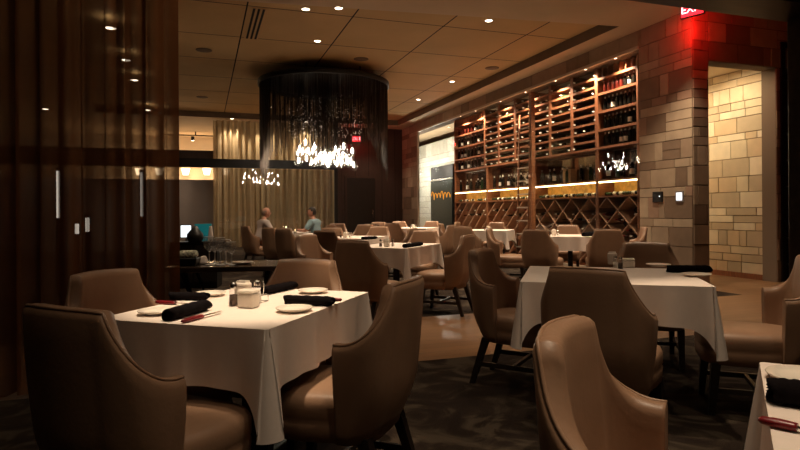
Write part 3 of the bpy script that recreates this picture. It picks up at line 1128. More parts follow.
# glass drops
dm = NB()
lathe(dm, [(0, -.135), (.045, -.124), (.082, -.08), (.092, -.03), (.076, .035), (.038, .10), (.016, .13), (.014, .15)], 16, cap=False)
drop_me = proto_mesh('glass_drop', dm, [bulbglass])
fm = NB()
lathe(fm, [(0, -.045), (.014, -.038), (.020, -.015), (.013, .02), (.006, .05), (0, .055)], 10, cap=False)
fil_me = proto_mesh('filament', fm, [filament_m])
cmn = NB()
lathe(cmn, [(.017, .12), (.017, .18), (.004, .19), (.004, 1.6)], 8, cap=True)
cord_me = proto_mesh('cord', cmn, [black_m])
drops = [(300, 148), (306, 142.5), (315, 147), (298.5, 153), (307, 158), (299, 160.5), (313, 151), (319, 158), (316, 161), (325.5, 153), (323, 161), (328, 164),
         (331, 160), (336, 149), (339, 152), (344, 147), (340, 159), (347, 158), (334, 155), (352.5, 151), (351, 161), (354, 165), (309, 151), (321, 155),
         (330, 156), (343, 155), (348, 162), (337, 163), (303, 151), (312, 162), (326, 158), (342, 162)]
for k, (px, py) in enumerate(drops):
    d = DCH + rc.uniform(-.45, .45)
    p = cw((px - 400) / FPX * d, d, CAM_H + (hor(px) - py) / FPX * d)
    o = bpy.data.objects.new('glass_drop', drop_me)
    C.objects.link(o)
    o.parent = t
    o.location = (p.x - cc.x, p.y - cc.y, p.z - ZT + .20)
    for me_, nm in ((fil_me, 'filament'), (cord_me, 'cord')):
        f = bpy.data.objects.new(nm, me_)
        C.objects.link(f)
        f.parent = o

# ------------------------------------------------------------------ chair
CW_, CRAD, CYR, CYF = .27, .125, -.30, -.115
def plan(s):
    """outer outline of the wrap-around back, s in 0..1 from left wing front round the rear to right wing front;
    returns point, outward normal and distance along the outline from the middle of the rear"""
    W, r, yr, yf = CW_, CRAD, CYR, CYF
    seg = [W - r, .5 * PI * r, yf - (yr + r)]
    T = sum(seg)
    t = (s - .5) * 2
    sg = 1 if t >= 0 else -1
    L = abs(t) * T
    dist = L
    bow = .02 * (1 - (min(L, seg[0]) / seg[0]) ** 2)
    if L <= seg[0]:
        return Vector((sg * L, yr - bow, 0)), Vector((0, -1, 0)), dist
    L -= seg[0]
    if L <= seg[1]:
        th = L / r
        return Vector((sg * (W - r + r * math.sin(th)), yr + r - r * math.cos(th), 0)), Vector((sg * math.sin(th), -math.cos(th), 0)), dist
    L -= seg[1]
    return Vector((sg * W, yr + r + L, 0)), Vector((sg, 0, 0)), dist
TOPZ, WINGZ = .905, .705
def sstep(x):
    x = max(0, min(1, x))
    return x * x * (3 - 2 * x)
def rim_h(dist):
    a0, a1 = .188, .372
    if dist <= a0:
        return TOPZ - .006 * (dist / a0) ** 2
    t = min(1, (dist - a0) / (a1 - a0))
    g = (1 - t) ** 1.5 * (1 - .25 * sstep(1 - t)) / .75 if t > .0 else 1
    g = (1 - t) ** 2.3 * (1 - .10 * sstep(t / .1)) + .04 * sstep(t / .1) * (1 - t)
    return WINGZ - .022 * t + (TOPZ - .006 - WINGZ) * g
def shell_pt(s, z, off):
    p, n, f = plan(s)
    k = .89 + .11 * sstep((z - .26) / .38) - .05 * sstep((z - .68) / .24)
    q = p - n * off
    lean = -(z - .45) * .09 * sstep((CYF - p.y) / .16)
    tuck = .05 * (1 - sstep((z - .28) / .22)) * sstep((-.1 - p.y) / .15)
    return Vector((q.x * k, q.y + lean + tuck, z))
def make_chair(label, group):
    t = thing('dining_chair', label, 'chair', (0, 0, 0), 0, group)
    bm = NB()
    N, th = 64, .066
    rows = []
    for i in range(N + 1):
        s = i / N
        h = rim_h(plan(s)[2])
        zo = [.30 + (h - .03 - .30) * k / 9 for k in range(10)]
        zi = [h - .03 + (.36 - h + .03) * k / 8 for k in range(9)]
        r = [bm.verts.new(shell_pt(s, z, .012 if k == 0 else 0)) for k, z in enumerate(zo)]
        for fo, dz in ((.06, .013), (.25, .003), (.5, 0), (.75, .003), (.94, .013)):
            r.append(bm.verts.new(shell_pt(s, h - dz, th * fo)))
        r += [bm.verts.new(shell_pt(s, z, th)) for z in zi]
        rows.append(r)
    for a, b in zip(rows, rows[1:]):
        for k in range(len(a) - 1):
            f = bm.faces.new((a[k], a[k + 1], b[k + 1], b[k]))
            f.smooth = True
        bm.faces.new((a[-1], a[0], b[0], b[-1]))
    bm.faces.new(rows[0])
    bm.faces.new(rows[-1])
    obj('backrest', bm, [leather], t)
    bm = NB()
    pts = []
    for i in range(N + 1):
        s = i / N
        pts.append(shell_pt(s, rim_h(plan(s)[2]) - .004, th * .20))
    tube(bm, pts, .0055, 6)
    obj('seam_piping', bm, [leather], t)
    # seat
    bm = NB()
    out = []
    n = 48
    for i in range(n):
        a = 2 * PI * i / n
        x = .5 * .47 * math.copysign(abs(math.cos(a)) ** .45, math.cos(a))
        y = .02 + .265 * math.copysign(abs(math.sin(a)) ** .45, math.sin(a))
        if y < -.06:
            x *= .43 / .47
        out.append((x, y))
    lev = [(.285, .03), (.295, .005), (.36, .0), (.372, .006), (.384, .0), (.435, .0), (.458, .010), (.470, .03), (.478, .07), (.482, .12)]
    rings = []
    for z, ins in lev:
        rings.append([bm.verts.new((x * (1 - ins / .235), .02 + (y - .02) * (1 - ins / .265), z)) for x, y in out])
    for a, b in zip(rings, rings[1:]):
        for i in range(n):
            f = bm.faces.new((a[i], a[(i + 1) % n], b[(i + 1) % n], b[i]))
            f.smooth = True
    bm.faces.new(rings[0]); f = bm.faces.new(rings[-1]); f.smooth = True
    obj('seat', bm, [leather], t)
    for sx in (-1, 1):
        bm = NB(); taper_leg(bm, (sx * .195, .21, .30), (sx * .2, .235, 0), .024, .016); obj('leg', bm, [darkwood], t)
        bm = NB(); taper_leg(bm, (sx * .175, -.20, .32), (sx * .19, -.30, 0), .024, .016); obj('leg', bm, [darkwood], t)
    bm = NB()
    for sx in (-1, 1):
        box(bm, sx * .195 - .009, sx * .195 + .009, -.26, .215, .125, .155)
    box(bm, -.19, .19, -.02, .0, .127, .153)
    obj('stretcher', bm, [darkwood], t)
    return t
CHAIR = make_chair('', None)
CHAIR_USED = [False]
def put_chair(x, d, yaw, label, group=None):
    p = cw(x, d)
    if not CHAIR_USED[0]:
        CHAIR_USED[0] = True
        c = CHAIR
        c.location = p
        c.rotation_euler = (0, 0, rz(yaw))
        c['label'] = label
        if group:
            c['group'] = group
        return c
    return dup(CHAIR, p, rz(yaw), label, group)

# ------------------------------------------------------------------ tables and cloths
TZ = .76
def cloth(w, l, seed, drop=.22):
    rnd = random.Random(seed)
    bm = NB()
    r = .012
    per = []
    steps = 46
    cor = [(w / 2, -l / 2), (w / 2, l / 2), (-w / 2, l / 2), (-w / 2, -l / 2)]
    for c in range(4):
        a, b = Vector((*cor[c], 0)), Vector((*cor[(c + 1) % 4], 0))
        nrm = Vector(((b - a).y, -(b - a).x, 0)).normalized()
        n0 = Vector(((a - Vector((*cor[c - 1], 0))).y, -(a - Vector((*cor[c - 1], 0))).x, 0)).normalized()
        L = (b - a).length
        # corner arc
        ctr = a + (b - a).normalized() * r - nrm * r
        for k in range(7):
            th = k / 6
            nn = (n0 * math.cos(th * PI / 2) + nrm * math.sin(th * PI / 2)).normalized()
            per.append((ctr + nn * r, nn, 0.0, L, c))
        for k in range(1, steps):
            s = k / steps
            s = .35 * s + .65 * (1 - math.cos(PI * s)) / 2
            per.append((a + (b - a) * s, nrm, min(s, 1 - s) * L, L, c))
    ph = [[rnd.uniform(0, 6.28) for _ in range(3)] for _ in range(4)]
    rows = []
    m = 11
    n = len(per)
    for k in range(m + 1):
        f = (k / m) ** 1.0
        ring = []
        for i, (p, nn, dc, L, c) in enumerate(per):
            e = math.exp(-(dc / .042) ** 2)
            D = drop + .16 * math.exp(-(dc / .05))
            flare = .052 * f * e - .016 * f * math.exp(-((dc - .10) / .045) ** 2)
            i2 = i / n * 2 * PI
            wave = .010 * f * (math.sin(dc * 21 + ph[c][0]) + .6 * math.sin(dc * 43 + ph[c][1])) * (1 - e)
            o = .001 + .006 * f + flare + wave
            if f < .12:
                zz = TZ - D * f - .004 * (f > 0)
            else:
                zz = TZ - D * f
            q = p + nn * o
            ring.append(bm.verts.new((q.x, q.y, zz)))
        rows.append(ring)
    for a, b in zip(rows, rows[1:]):
        for i in range(n):
            fc = bm.faces.new((a[i], b[i], b[(i + 1) % n], a[(i + 1) % n]))
            fc.smooth = True
    f = bm.faces.new([bm.verts.new(v.co) for v in rows[0]])
    return bm
def make_table(name, x, d, yaw, w, l, tl, cl, seed, drop=.22):
    p = cw(x, d)
    t = thing('dining_table', tl, 'table', p, rz(yaw))
    bm = NB(); box(bm, -w / 2 + .006, w / 2 - .006, -l / 2 + .006, l / 2 - .006, .722, .757, bevel=.004); obj('tabletop', bm, [darkwood], t)
    bm = NB(); lathe(bm, [(.055, .04), (.042, .08), (.038, .65), (.06, .70), (.12, .722)], 20); obj('pedestal', bm, [darkwood], t)
    bm = NB()
    box(bm, -.30, .30, -.04, .04, .0, .045, bevel=.01); box(bm, -.04, .04, -.30, .30, .0, .0449, bevel=.01)
    obj('base', bm, [darkwood], t)
    o = obj('tablecloth', cloth(w, l, seed, drop), [linen], loc=p, rot=rz(yaw), smooth=False)
    tag(o, cl, 'tablecloth')
    return t
def tpt(tab, a, b):
    """point on a table: a across, b along (metres from its centre)"""
    x, d, yaw = tab[:3]
    s, c = math.sin(R(yaw)), math.cos(R(yaw))
    return x + a * c + b * s, d - a * s + b * c
def side_chair(tab, side, gap, lateral, label, dyaw=0, group=None):
    x, d, yaw, w, l = tab
    if side == 'near':
        q, f = tpt(tab, lateral, -l / 2 - gap), yaw
    elif side == 'far':
        q, f = tpt(tab, lateral, l / 2 + gap), yaw + 180
    elif side == 'left':
        q, f = tpt(tab, -w / 2 - gap, lateral), yaw + 90
    else:
        q, f = tpt(tab, w / 2 + gap, lateral), yaw - 90
    return put_chair(q[0], q[1], f + dyaw, label, group)

T1 = (-.677, 2.615, 17.8, .76, .99)
T2 = (1.321, 3.70, 16, 1.02, 1.0)
T3 = (1.105, .902, 30, .90, 1.0)
T4 = (-.049, 7.09, 25, .76, 1.06)
T5 = (2.80, 9.55, 21, .90, 1.0)
T6 = (-.75, 9.5, 22, .80, 1.0)
T7 = (-2.27, 12.2, -3, .76, 1.0)
T8 = (1.95, 12.6, 20, .90, 1.0)
T9 = (.40, 14.7, 22, .90, 1.0)
T10 = (-1.42, 11.3, 10, .76, .9)
make_table('dining_table', *T1, 'dark pedestal table under the front left white cloth with four settings', 'white tablecloth on the front left table with its pointed corner hanging', 1)
make_table('dining_table', *T2, 'dark pedestal table under the right hand white cloth before the stone pier', 'white tablecloth on the right table before the stone opening', 2)
make_table('dining_table', *T3, 'dark pedestal table cut off at the bottom right corner', 'white tablecloth at the bottom right corner with red knife on it', 3)
make_table('dining_table', *T4, 'dark pedestal table under the pinkish cloth in the middle of room', 'white tablecloth on the middle table beyond the wood floor strip', 4)
make_table('dining_table', *T5, 'dark pedestal table under the white cloth nearest the diamond bins', 'bright white tablecloth on table in front of the diamond wine bins', 5)
make_table('dining_table', *T6, 'dark pedestal table behind the middle table at its left', 'white tablecloth on the table just behind the middle table', 6)
make_table('dining_table', *T7, 'dark pedestal table between the two seated men', 'white tablecloth on the table between the two seated men', 7)
make_table('dining_table', *T8, 'dark pedestal table in front of the slanted wine bins', 'bright white tablecloth in front of the slanted wine bins', 8)
make_table('dining_table', *T9, 'dark pedestal table farthest back near the white stone glazing', 'bright white tablecloth farthest back near the white stone glazing', 9)
make_table('dining_table', *T10, 'dark pedestal table in front of the man in blue', 'white tablecloth on table nearer than the man in blue', 10)

# chairs: front left table
put_chair(-.83, 1.96, 27, 'leather chair seen from behind at bottom left, near end of front left table')
put_chair(-1.085, 2.59, 112, 'leather chair against the dark curtain, left side of front left table')
put_chair(-.27, 2.42, -70, 'leather chair facing left at right side of front left table')
put_chair(-.63, 2.99, 198, 'leather chair facing camera at far end of front left table')
# right table
put_chair(1.06, 2.98, 36, 'dark leather chair seen squarely from behind at near side of right table')
put_chair(.84, 3.97, 120, 'leather chair facing right with seat showing at left side of right table')
put_chair(1.93, 4.50, 199, 'leather chair facing camera against the stone pier at right table')
put_chair(2.06, 3.42, -70, 'leather chair at the right picture edge facing the right table')
# bottom right table
put_chair(.65, 1.20, 120, 'large close up leather chair at bottom centre with pale seamed rim')
# middle table
put_chair(-.29, 5.75, 30, 'dark leather chair seen from behind at near end of middle table')
put_chair(.50, 6.75, -64, 'leather chair facing left with four legs showing at right of middle table')
put_chair(.22, 7.95, 205, 'leather chair facing camera at the far end of middle table')
put_chair(-.84, 6.75, 118, 'leather chair facing right at the left of middle table')
# table behind it
put_chair(-.08, 9.45, -68, 'low looking leather chair at right of the table behind the middle one')
put_chair(-.50, 10.3, 202, 'leather chair at the far end of the table behind middle one')
put_chair(-.98, 8.78, 24, 'leather chair at the near left of the table behind middle one')
# wine bin table
put_chair(2.13, 8.6, 36, 'dark leather chair seen from behind left of the diamond bin table')
put_chair(1.72, 9.2, 105, 'leather chair side on with pale lit front, left of diamond bin table')
put_chair(3.0, 10.45, 200, 'pale lit leather chair behind the diamond bin table facing camera')
put_chair(3.60, 9.35, -75, 'dark leather chair at right of the diamond bin table by pier')
put_chair(3.02, 8.62, 8, 'leather chair with only its lit seat showing under diamond bin table')
# slanted bin table
put_chair(1.32, 10.6, 40, 'dark leather chair with lit right flank before the slanted bin table')
put_chair(1.20, 12.75, 105, 'pale lit leather chair left of the slanted bin table')
put_chair(2.18, 13.45, 200, 'pale leather chair behind the slanted bin table facing camera')
# far table by the white stone
put_chair(.75, 11.6, -60, 'pale lit leather chair facing left behind the middle table')
put_chair(.75, 15.5, 202, 'pale leather chair behind the farthest table facing camera')
put_chair(1.15, 14.6, -68, 'pale leather chair right of the farthest table')
put_chair(-.05, 13.85, 25, 'pale leather chair near left of the farthest table')
put_chair(.0, 15.6, 175, 'pale leather chair left behind the farthest table')
# rows of brown backs
put_chair(-.55, 13.3, 15, 'leather chair back in the far row, left of the pale ones')
put_chair(-.85, 12.0, 200, 'small leather chair back between middle table and dark wall')
put_chair(-.62, 14.9, 190, 'farthest leather chair back in front of the dark wall')
# tables by the curtain
put_chair(-1.78, 10.0, 35, 'dark leather chair seen from behind before the two men, right one')
put_chair(-2.15, 10.6, 40, 'dark leather chair seen from behind before the two men, left one')
put_chair(-1.12, 10.25, 10, 'dark leather chair at near side of table in front of man in blue')
put_chair(-.80, 11.2, -80, 'leather chair at right of table in front of man in blue')
put_chair(-2.92, 12.03, 52, 'leather chair under the grey haired man at left')
put_chair(-1.75, 12.29, -70, 'leather chair under the man in blue at right')
put_chair(-1.5, 13.3, 185, 'pale brown leather chair just behind the man in blue')

# ------------------------------------------------------------------ table settings
def plate_mesh(r):
    bm = NB()
    lathe(bm, [(0, .002), (r * .55, .002), (r * .60, 0), (r * .64, .003), (r * .97, .013), (r, .016), (r * .985, .0185), (r * .66, .0085), (r * .58, .006), (0, .006)], 40, cap=False)
    return bm
plate_me = proto_mesh('side_plate', plate_mesh(.076), [china])
bigplate_me = proto_mesh('side_plate', plate_mesh(.085), [china])
def plate(p, label, me=None):
    o = bpy.data.objects.new('side_plate', me or plate_me)
    C.objects.link(o)
    o.location = (p.x, p.y, TZ + .001)
    return tag(o, label, 'plate')
def roll(p0, p1, r, label, z=TZ):
    """napkin rolled round its cutlery"""
    p0, p1 = Vector((p0.x, p0.y, z + r * .92)), Vector((p1.x, p1.y, z + r * .92))
    L = (p1 - p0).length
    t = thing('napkin_roll', label, 'napkin', ((p0.x + p1.x) / 2, (p0.y + p1.y) / 2, z), math.atan2((p1 - p0).y, (p1 - p0).x))
    bm = NB()
    n, m = 22, 18
    rings = []
    for i in range(m + 1):
        x = -L / 2 + L * i / m
        e = min(i, m - i) / m
        rr = r * (.90 + .10 * min(1, e * 8)) * (1 + .05 * math.sin(i * 1.7))
        rings.append([bm.verts.new((x + (.006 * math.sin(a * 2 + 1) if i in (0, m) else 0), rr * math.cos(a) * 1.12 * (1 + .04 * math.sin(3 * a + i * .5)), r * .92 + rr * math.sin(a) * .9)) for a in [2 * PI * k / n for k in range(n)]])
    for a, b in zip(rings, rings[1:]):
        for k in range(n):
            f = bm.faces.new((a[k], b[k], b[(k + 1) % n], a[(k + 1) % n])); f.smooth = True
    for e_, rg in ((-1, rings[0]), (1, rings[-1])):      # rolled ends step inwards in layers
        prev = rg
        for q, sc_ in enumerate((.8, .78, .5, .46, .15)):
            nw = [bm.verts.new((v.co.x - e_ * (.008 if q % 2 else 0), v.co.y * sc_, r * .92 + (v.co.z - r * .92) * sc_)) for v in rg]
            for k in range(n):
                bm.faces.new((prev[k], prev[(k + 1) % n], nw[(k + 1) % n], nw[k]))
            prev = nw
        bm.faces.new(prev)
    obj('rolled_cloth', bm, [napkin_m], t)
    bm = NB()
    box(bm, -L / 2 + .01, L / 2 - .01, r * .75, r * 1.22, r * .35, r * .62, bevel=.003)
    obj('loose_flap', bm, [napkin_m], t)
    return t
def knife(p0, p1, label, z=TZ, blade=1.0):
    """p0 butt of handle, p1 tip of blade"""
    d = Vector((p1.x - p0.x, p1.y - p0.y, 0))
    L = d.length
    t = thing('steak_knife', label, 'knife', (p0.x, p0.y, z + .001), math.atan2(d.y, d.x))
    h = min(.115, L * .52)
    bm = NB()
    n = 12
    rings = []
    for i in range(13):
        s_ = i / 12
        rr = .0095 * (.8 + .35 * math.sin(PI * (.15 + .8 * (1 - s_)))) * (0.55 if i in (0,) else 1)
        rings.append([bm.verts.new((h * s_, rr * 1.15 * math.cos(a), .0085 + rr * .8 * math.sin(a))) for a in [2 * PI * k / n for k in range(n)]])
    for a, b in zip(rings, rings[1:]):
        for k in range(n):
            f = bm.faces.new((a[k], b[k], b[(k + 1) % n], a[(k + 1) % n])); f.smooth = True
    bm.faces.new(rings[0]); bm.faces.new(rings[-1])
    obj('handle', bm, [red_h], t)
    bm = NB()
    out = [(h - .004, -.006), (h + .012, -.010), (L - .03, -.010), (L, .004), (L - .02, .007), (h - .004, .006)]
    lo = [bm.verts.new((x, y, .007)) for x, y in out]
    hi = [bm.verts.new((x, y, .0092)) for x, y in out]
    bm.faces.new(lo); bm.faces.new(hi)
    for i in range(6):
        bm.faces.new((lo[i], lo[(i + 1) % 6], hi[(i + 1) % 6], hi[i]))
    obj('blade', bm, [steel], t)
    return t
def shaker(p, fill, label, nm, h=.105, z=TZ):
    t = thing(nm, label, 'shaker', (p.x, p.y, z))
    k = h / .105
    bm = NB(); lathe(bm, [(.021 * k, 0), (.0225 * k, .004), (.0155 * k, .078 * k), (.013 * k, .082 * k)], 12); obj('glass_body', bm, [clear], t)
    bm = NB(); lathe(bm, [(0, .004), (.0195 * k, .0041), (.0165 * k, .05 * k), (0, .052 * k)], 12, cap=False); obj('contents', bm, [fill], t)
    bm = NB(); lathe(bm, [(.0145 * k, .078 * k), (.0155 * k, .092 * k), (.012 * k, .101 * k), (.0, .105 * k)], 14, cap=False); obj('cap', bm, [steel], t)
    return t
def rbox(bm, w, l, h, z0=0.0, bev=.008, taper=1.0):
    v = box(bm, -w / 2, w / 2, -l / 2, l / 2, z0, z0 + h)
    for q in v:
        if q.co.z > z0 + h / 2:
            q.co.x *= taper; q.co.y *= taper
    bmesh.ops.bevel(bm, geom=list({e for q in v for e in q.link_edges}), offset=bev, segments=3, affect='EDGES', profile=.5)
def packet_holder(p, label, rot, h=.10):
    t = thing('packet_holder', label, 'sugar holder', (p.x, p.y, TZ), rot)
    bm = NB(); rbox(bm, .066, .05, h, bev=.012, taper=1.06); obj('body', bm, [china], t)
    bm = NB()
    for k in range(5):
        box(bm, -.025, .025, -.016 + k * .008 - .0015, -.016 + k * .008 + .0015, h - .02, h + .006 + .002 * (k % 2))
    obj('packets', bm, [mat('paper packets', (.85, .8, .72), .8) if 'paper packets' not in MATS else MATS['paper packets']], t)
    return t
def lidded_box(p, label, rot, w=.078, h=.062):
    t = thing('ceramic_box', label, 'ceramic box', (p.x, p.y, TZ), rot)
    bm = NB(); rbox(bm, w, w * .8, h, bev=.010, taper=1.03); obj('body', bm, [china], t)
    bm = NB(); rbox(bm, w * 1.05, w * .85, .016, z0=h + .001, bev=.006, taper=.9); obj('lid', bm, [china], t)
    return t
def rack_wire(p, label, rot, w=.13, l=.09):
    t = thing('wire_caddy', label, 'caddy', (p.x, p.y, TZ), rot)
    bm = NB()
    c = [(-w / 2, -l / 2), (w / 2, -l / 2), (w / 2, l / 2), (-w / 2, l / 2)]
    for z in (.004, .035):
        tube(bm, [(*q, z) for q in c + [c[0]]], .002, 6)
    for q in c:
        tube(bm, [(*q, .002), (*q, .036)], .002, 6)
    obj('wire_frame', bm, [steel], t)
    bm = NB(); tube(bm, [(w / 2, 0, .035), (w / 2 + .006, 0, .09), (w / 2, 0, .10)], .002, 6); obj('carry_loop', bm, [steel], t)
    return t
tp = lambda px, py: onz(px, py, TZ)
FL = 'on the front left table'
plate(tp(156.5, 314), 'cream side plate beside the long napkin roll at left edge of front left table')
plate(tp(209.5, 296), 'cream side plate at the far left corner of front left table')
plate(tp(293.5, 311.5), 'cream side plate in front of the napkin roll at right of front left table')
plate(tp(312.5, 293), 'cream side plate at the far right end of front left table')
roll(tp(166, 321.5), tp(206, 310), .026, 'thick black napkin roll slanting over the left half of front left table')
roll(tp(170, 300), tp(207, 300.5), .021, 'black napkin roll lying flat at the far left edge of front left table')
roll(tp(263, 295), tp(294, 288.5), .023, 'plum black napkin roll at the far edge beside the condiments, front left table')
roll(tp(285, 304.5), tp(332, 306.5), .024, 'black napkin roll with red handle peeping out at right of front left table')
knife(tp(155, 304), tp(194, 306), 'red handled steak knife pointing right behind the left plate')
knife(tp(181, 324), tp(222, 313), 'red handled steak knife below the slanting napkin roll')
knife(tp(341, 304.6), tp(322, 303.9), 'steak knife whose red handle end sticks out of napkin roll', z=TZ + .012)
rr_ = rz(17.8)
shaker(tp(233, 306), pepper_m, 'glass pepper shaker with steel cap at left of the front left condiments', 'pepper_shaker')
shaker(tp(256.5, 302.5), salt_m, 'glass salt shaker with steel cap at right of the front left condiments', 'salt_shaker')
packet_holder(tp(242.5, 303), 'tall cream ceramic packet holder between the two shakers', rr_, .095)
lidded_box(tp(248, 307.5), 'low cream ceramic box with lid in front of packet holder, front left table', rr_)
rack_wire(tp(250, 302.5), 'thin steel wire caddy under the front left condiments', rr_)
# right table
plate(tp(658, 266.5), 'cream side plate beyond the napkin roll on the right table', bigplate_me)
plate(tp(696, 276.5), 'cream side plate at the near right corner of the right table', bigplate_me)
roll(tp(667, 272.5), tp(710, 272.8), .027, 'black napkin roll between two plates on the right table')
shaker(tp(615, 268), salt_m, 'glass salt shaker, left of pair on the right table', 'salt_shaker', .09)
shaker(tp(620, 269), pepper_m, 'glass pepper shaker, right of pair on the right table', 'pepper_shaker', .09)
lidded_box(tp(628, 267.5), 'small white ceramic pot with lid beside shakers on right table', rz(19), .085, .05)
packet_holder(tp(612, 264.5), 'white ceramic packet holder behind the shakers on right table', rz(19), .09)
# bottom right table
plate(tp(806, 382), 'cream side plate cut by the right picture edge on corner table', bigplate_me)
roll(tp(768, 402), tp(828, 409), .029, 'black napkin roll on the bottom right corner table')
knife(tp(757, 424), tp(835, 441), 'large red knife handle on the bottom right corner table')
# middle and far tables
def far_set(tab, a, b, nm, h=.085):
    p = cw(*tpt(tab, a, b))
    packet_holder(p, 'cream packet holder ' + nm, rz(25), h)
    q = Vector((p.x + .07, p.y - .01, 0)); shaker(q, salt_m, 'small salt shaker ' + nm, 'salt_shaker', .09)
    q = Vector((p.x - .07, p.y + .02, 0)); shaker(q, pepper_m, 'small pepper shaker ' + nm, 'pepper_shaker', .09)
far_set(T4, .02, -.30, 'on the middle table')
far_set(T6, -.02, -.28, 'on the table just behind the middle one')
far_set(T5, -.25, -.10, 'on the table by the diamond bins', .10)
far_set(T8, 0, -.2, 'on the table by the slanted bins')
far_set(T9, 0, -.2, 'on the farthest table by white stone')
roll(tp(404, 248), tp(421, 245.5), .026, 'black napkin roll along right edge of the middle table')
roll(tp(362, 240), tp(376, 239), .026, 'black napkin roll on the table just behind the middle one')
roll(tp(583, 236.5), tp(600, 235.5), .034, 'black napkin roll on the bright table by the diamond bins')
plate(tp(590, 238.0), 'white side plate on the bright table by the diamond bins', bigplate_me)
plate(tp(413, 244.5), 'cream side plate on the middle table', bigplate_me)
# candles
votive_e = emis('candle glow', (1, .75, .4), 5)
def votive(p, label, s=1.0):
    t = thing('votive_candle', label, 'candle', (p.x, p.y, TZ + .001))
    bm = NB(); lathe(bm, [(0, 0), (.032 * s, 0), (.040 * s, .085 * s), (.037 * s, .085 * s), (.030 * s, .006), (0, .006)], 16, cap=False); obj('glass_cup', bm, [clear], t)
    bm = NB(); lathe(bm, [(0, .008), (.026 * s, .008), (.027 * s, .045 * s), (0, .047 * s)], 14, cap=False); obj('wax', bm, [mat('candle wax', (.9, .8, .6), .5) if 'candle wax' not in MATS else MATS['candle wax']], t)
    bm = NB(); lathe(bm, [(0, .048 * s), (.008 * s, .056 * s), (.006 * s, .068 * s), (0, .082 * s)], 10, cap=False); obj('flame', bm, [votive_e], t)
    return t
votive(tp(286, 231.6), 'glowing glass candle between the two seated men', 1.5)
votive(tp(295, 233.2), 'smaller candle glass near the arm of man in blue', 1.0)
votive(tp(328.5, 236.0), 'candle glass on the table in front of man in blue', 1.2)

# ------------------------------------------------------------------ service table, wine glasses
st = cw((231 - 400) / FPX * 4.75, 4.75)
SRZ = rz(-6)
t = thing('service_table', 'dark bare wooden side table with crossed legs behind the curtain edge', 'table', (st.x, st.y, 0), SRZ)
bm = NB(); box(bm, -.45, .45, -.30, .30, .715, .755, bevel=.008); obj('tabletop', bm, [mat('polished dark top', (.035, .022, .015), .22, noise=(5, .3, (1, 6, 1)))], t)
for sx in (-1, 1):
    bm = NB()
    tube(bm, [(sx * .33, -.22, .715), (sx * .22, -.18, .35), (sx * .34, -.24, 0)], [.03, .026, .024], 8); obj('leg', bm, [darkwood], t)
    bm = NB()
    tube(bm, [(sx * .33, .22, .715), (sx * .22, .18, .35), (sx * .34, .24, 0)], [.03, .026, .024], 8); obj('leg', bm, [darkwood], t)
bm = NB(); box(bm, -.24, .24, -.03, .03, .31, .36); obj('stretcher', bm, [darkwood], t)
gm = NB()
lathe(gm, [(0, .002), (.036, .0), (.036, .003), (.006, .008), (.004, .02), (.004, .095), (.012, .105), (.036, .135), (.041, .165), (.034, .215), (.0325, .215), (.0395, .165), (.034, .136), (.008, .108), (0, .108)], 20, cap=False)
wgm = glass_mat('wine glass', (.98, .98, .98), .10)
wg_o = [n for n in wgm.node_tree.nodes if n.type == 'OUTPUT_MATERIAL'][0]
wg_d = wgm.node_tree.nodes.new('ShaderNodeBsdfDiffuse')  # white share put into the clear glass as a haze, so the bowl shows
wg_d.inputs[0].default_value = (.9, .88, .85, 1)
wg_x = wgm.node_tree.nodes.new('ShaderNodeMixShader')
wg_x.inputs[0].default_value = .035
wgm.node_tree.links.new(wg_o.inputs[0].links[0].from_socket, wg_x.inputs[1])
wgm.node_tree.links.new(wg_d.outputs[0], wg_x.inputs[2])
wgm.node_tree.links.new(wg_x.outputs[0], wg_o.inputs[0])
wg_me = proto_mesh('wine_glass', gm, [wgm])
glint_m = mat('painted glass glint', (.75, .72, .70), .15)  # opaque pale colour on rim and stem stands in for glints
bm = NB(); tube(bm, [(.0335 * math.cos(2 * PI * k / 28), .0335 * math.sin(2 * PI * k / 28), .2145) for k in range(29)], .0016, 6)
wgr_me = proto_mesh('rim', bm, [glint_m])
bm = NB(); lathe(bm, [(.036, .0005), (.0365, .003), (.008, .009), (.0048, .02), (.0042, .06), (.0046, .095), (.010, .104)], 16)
wgs_me = proto_mesh('stem', bm, [glint_m])
for k, (px, dd, nm) in enumerate(((209, 4.62, 'leftmost, largest'), (214.5, 4.72, 'second from left'), (220, 4.60, 'third from left'), (225.5, 4.72, 'fourth from left'), (231, 4.62, 'rightmost'))):
    p = cw((px - 400) / FPX * dd, dd)
    o = thing('wine_glass', '', 'wine glass')
    for me_, nm_ in ((wg_me, 'bowl'), (wgr_me, 'rim'), (wgs_me, 'stem')):
        q = bpy.data.objects.new(nm_, me_); C.objects.link(q); q.parent = o
    o.location = (p.x, p.y, .756); o.scale = (1.12, 1.12, (1.05, .95, 1.02, .92, .85)[k])
    tag(o, 'empty stemmed wine glass on the dark side table, ' + nm, 'wine glass', 'wine glasses on the side table')
def svc(px, d): return cw((px - 400) / FPX * d, d)
p = svc(242, 4.7); o = bpy.data.objects.new('side_plate', bigplate_me); C.objects.link(o); o.location = (p.x, p.y, .756); tag(o, 'plate at the right end of the dark side table', 'plate')
p = svc(187.5, 4.62)
t = thing('bread_basket', 'black basket with cream patterned cloth at the left of side table', 'basket', (p.x, p.y, .756), SRZ)
bm = NB(); rbox(bm, .15, .15, .06, bev=.01, taper=1.15); obj('basket', bm, [black_m], t)
pat = mat('cream patterned cloth', (.6, .5, .38), .9, noise=(60, .9))
bm = NB(); rbox(bm, .15, .14, .055, z0=.061, bev=.02, taper=.9); obj('patterned_cloth', bm, [pat], t)
p = svc(203, 4.75)
bm = NB(); rbox(bm, .075, .11, .06, bev=.012, taper=.55)
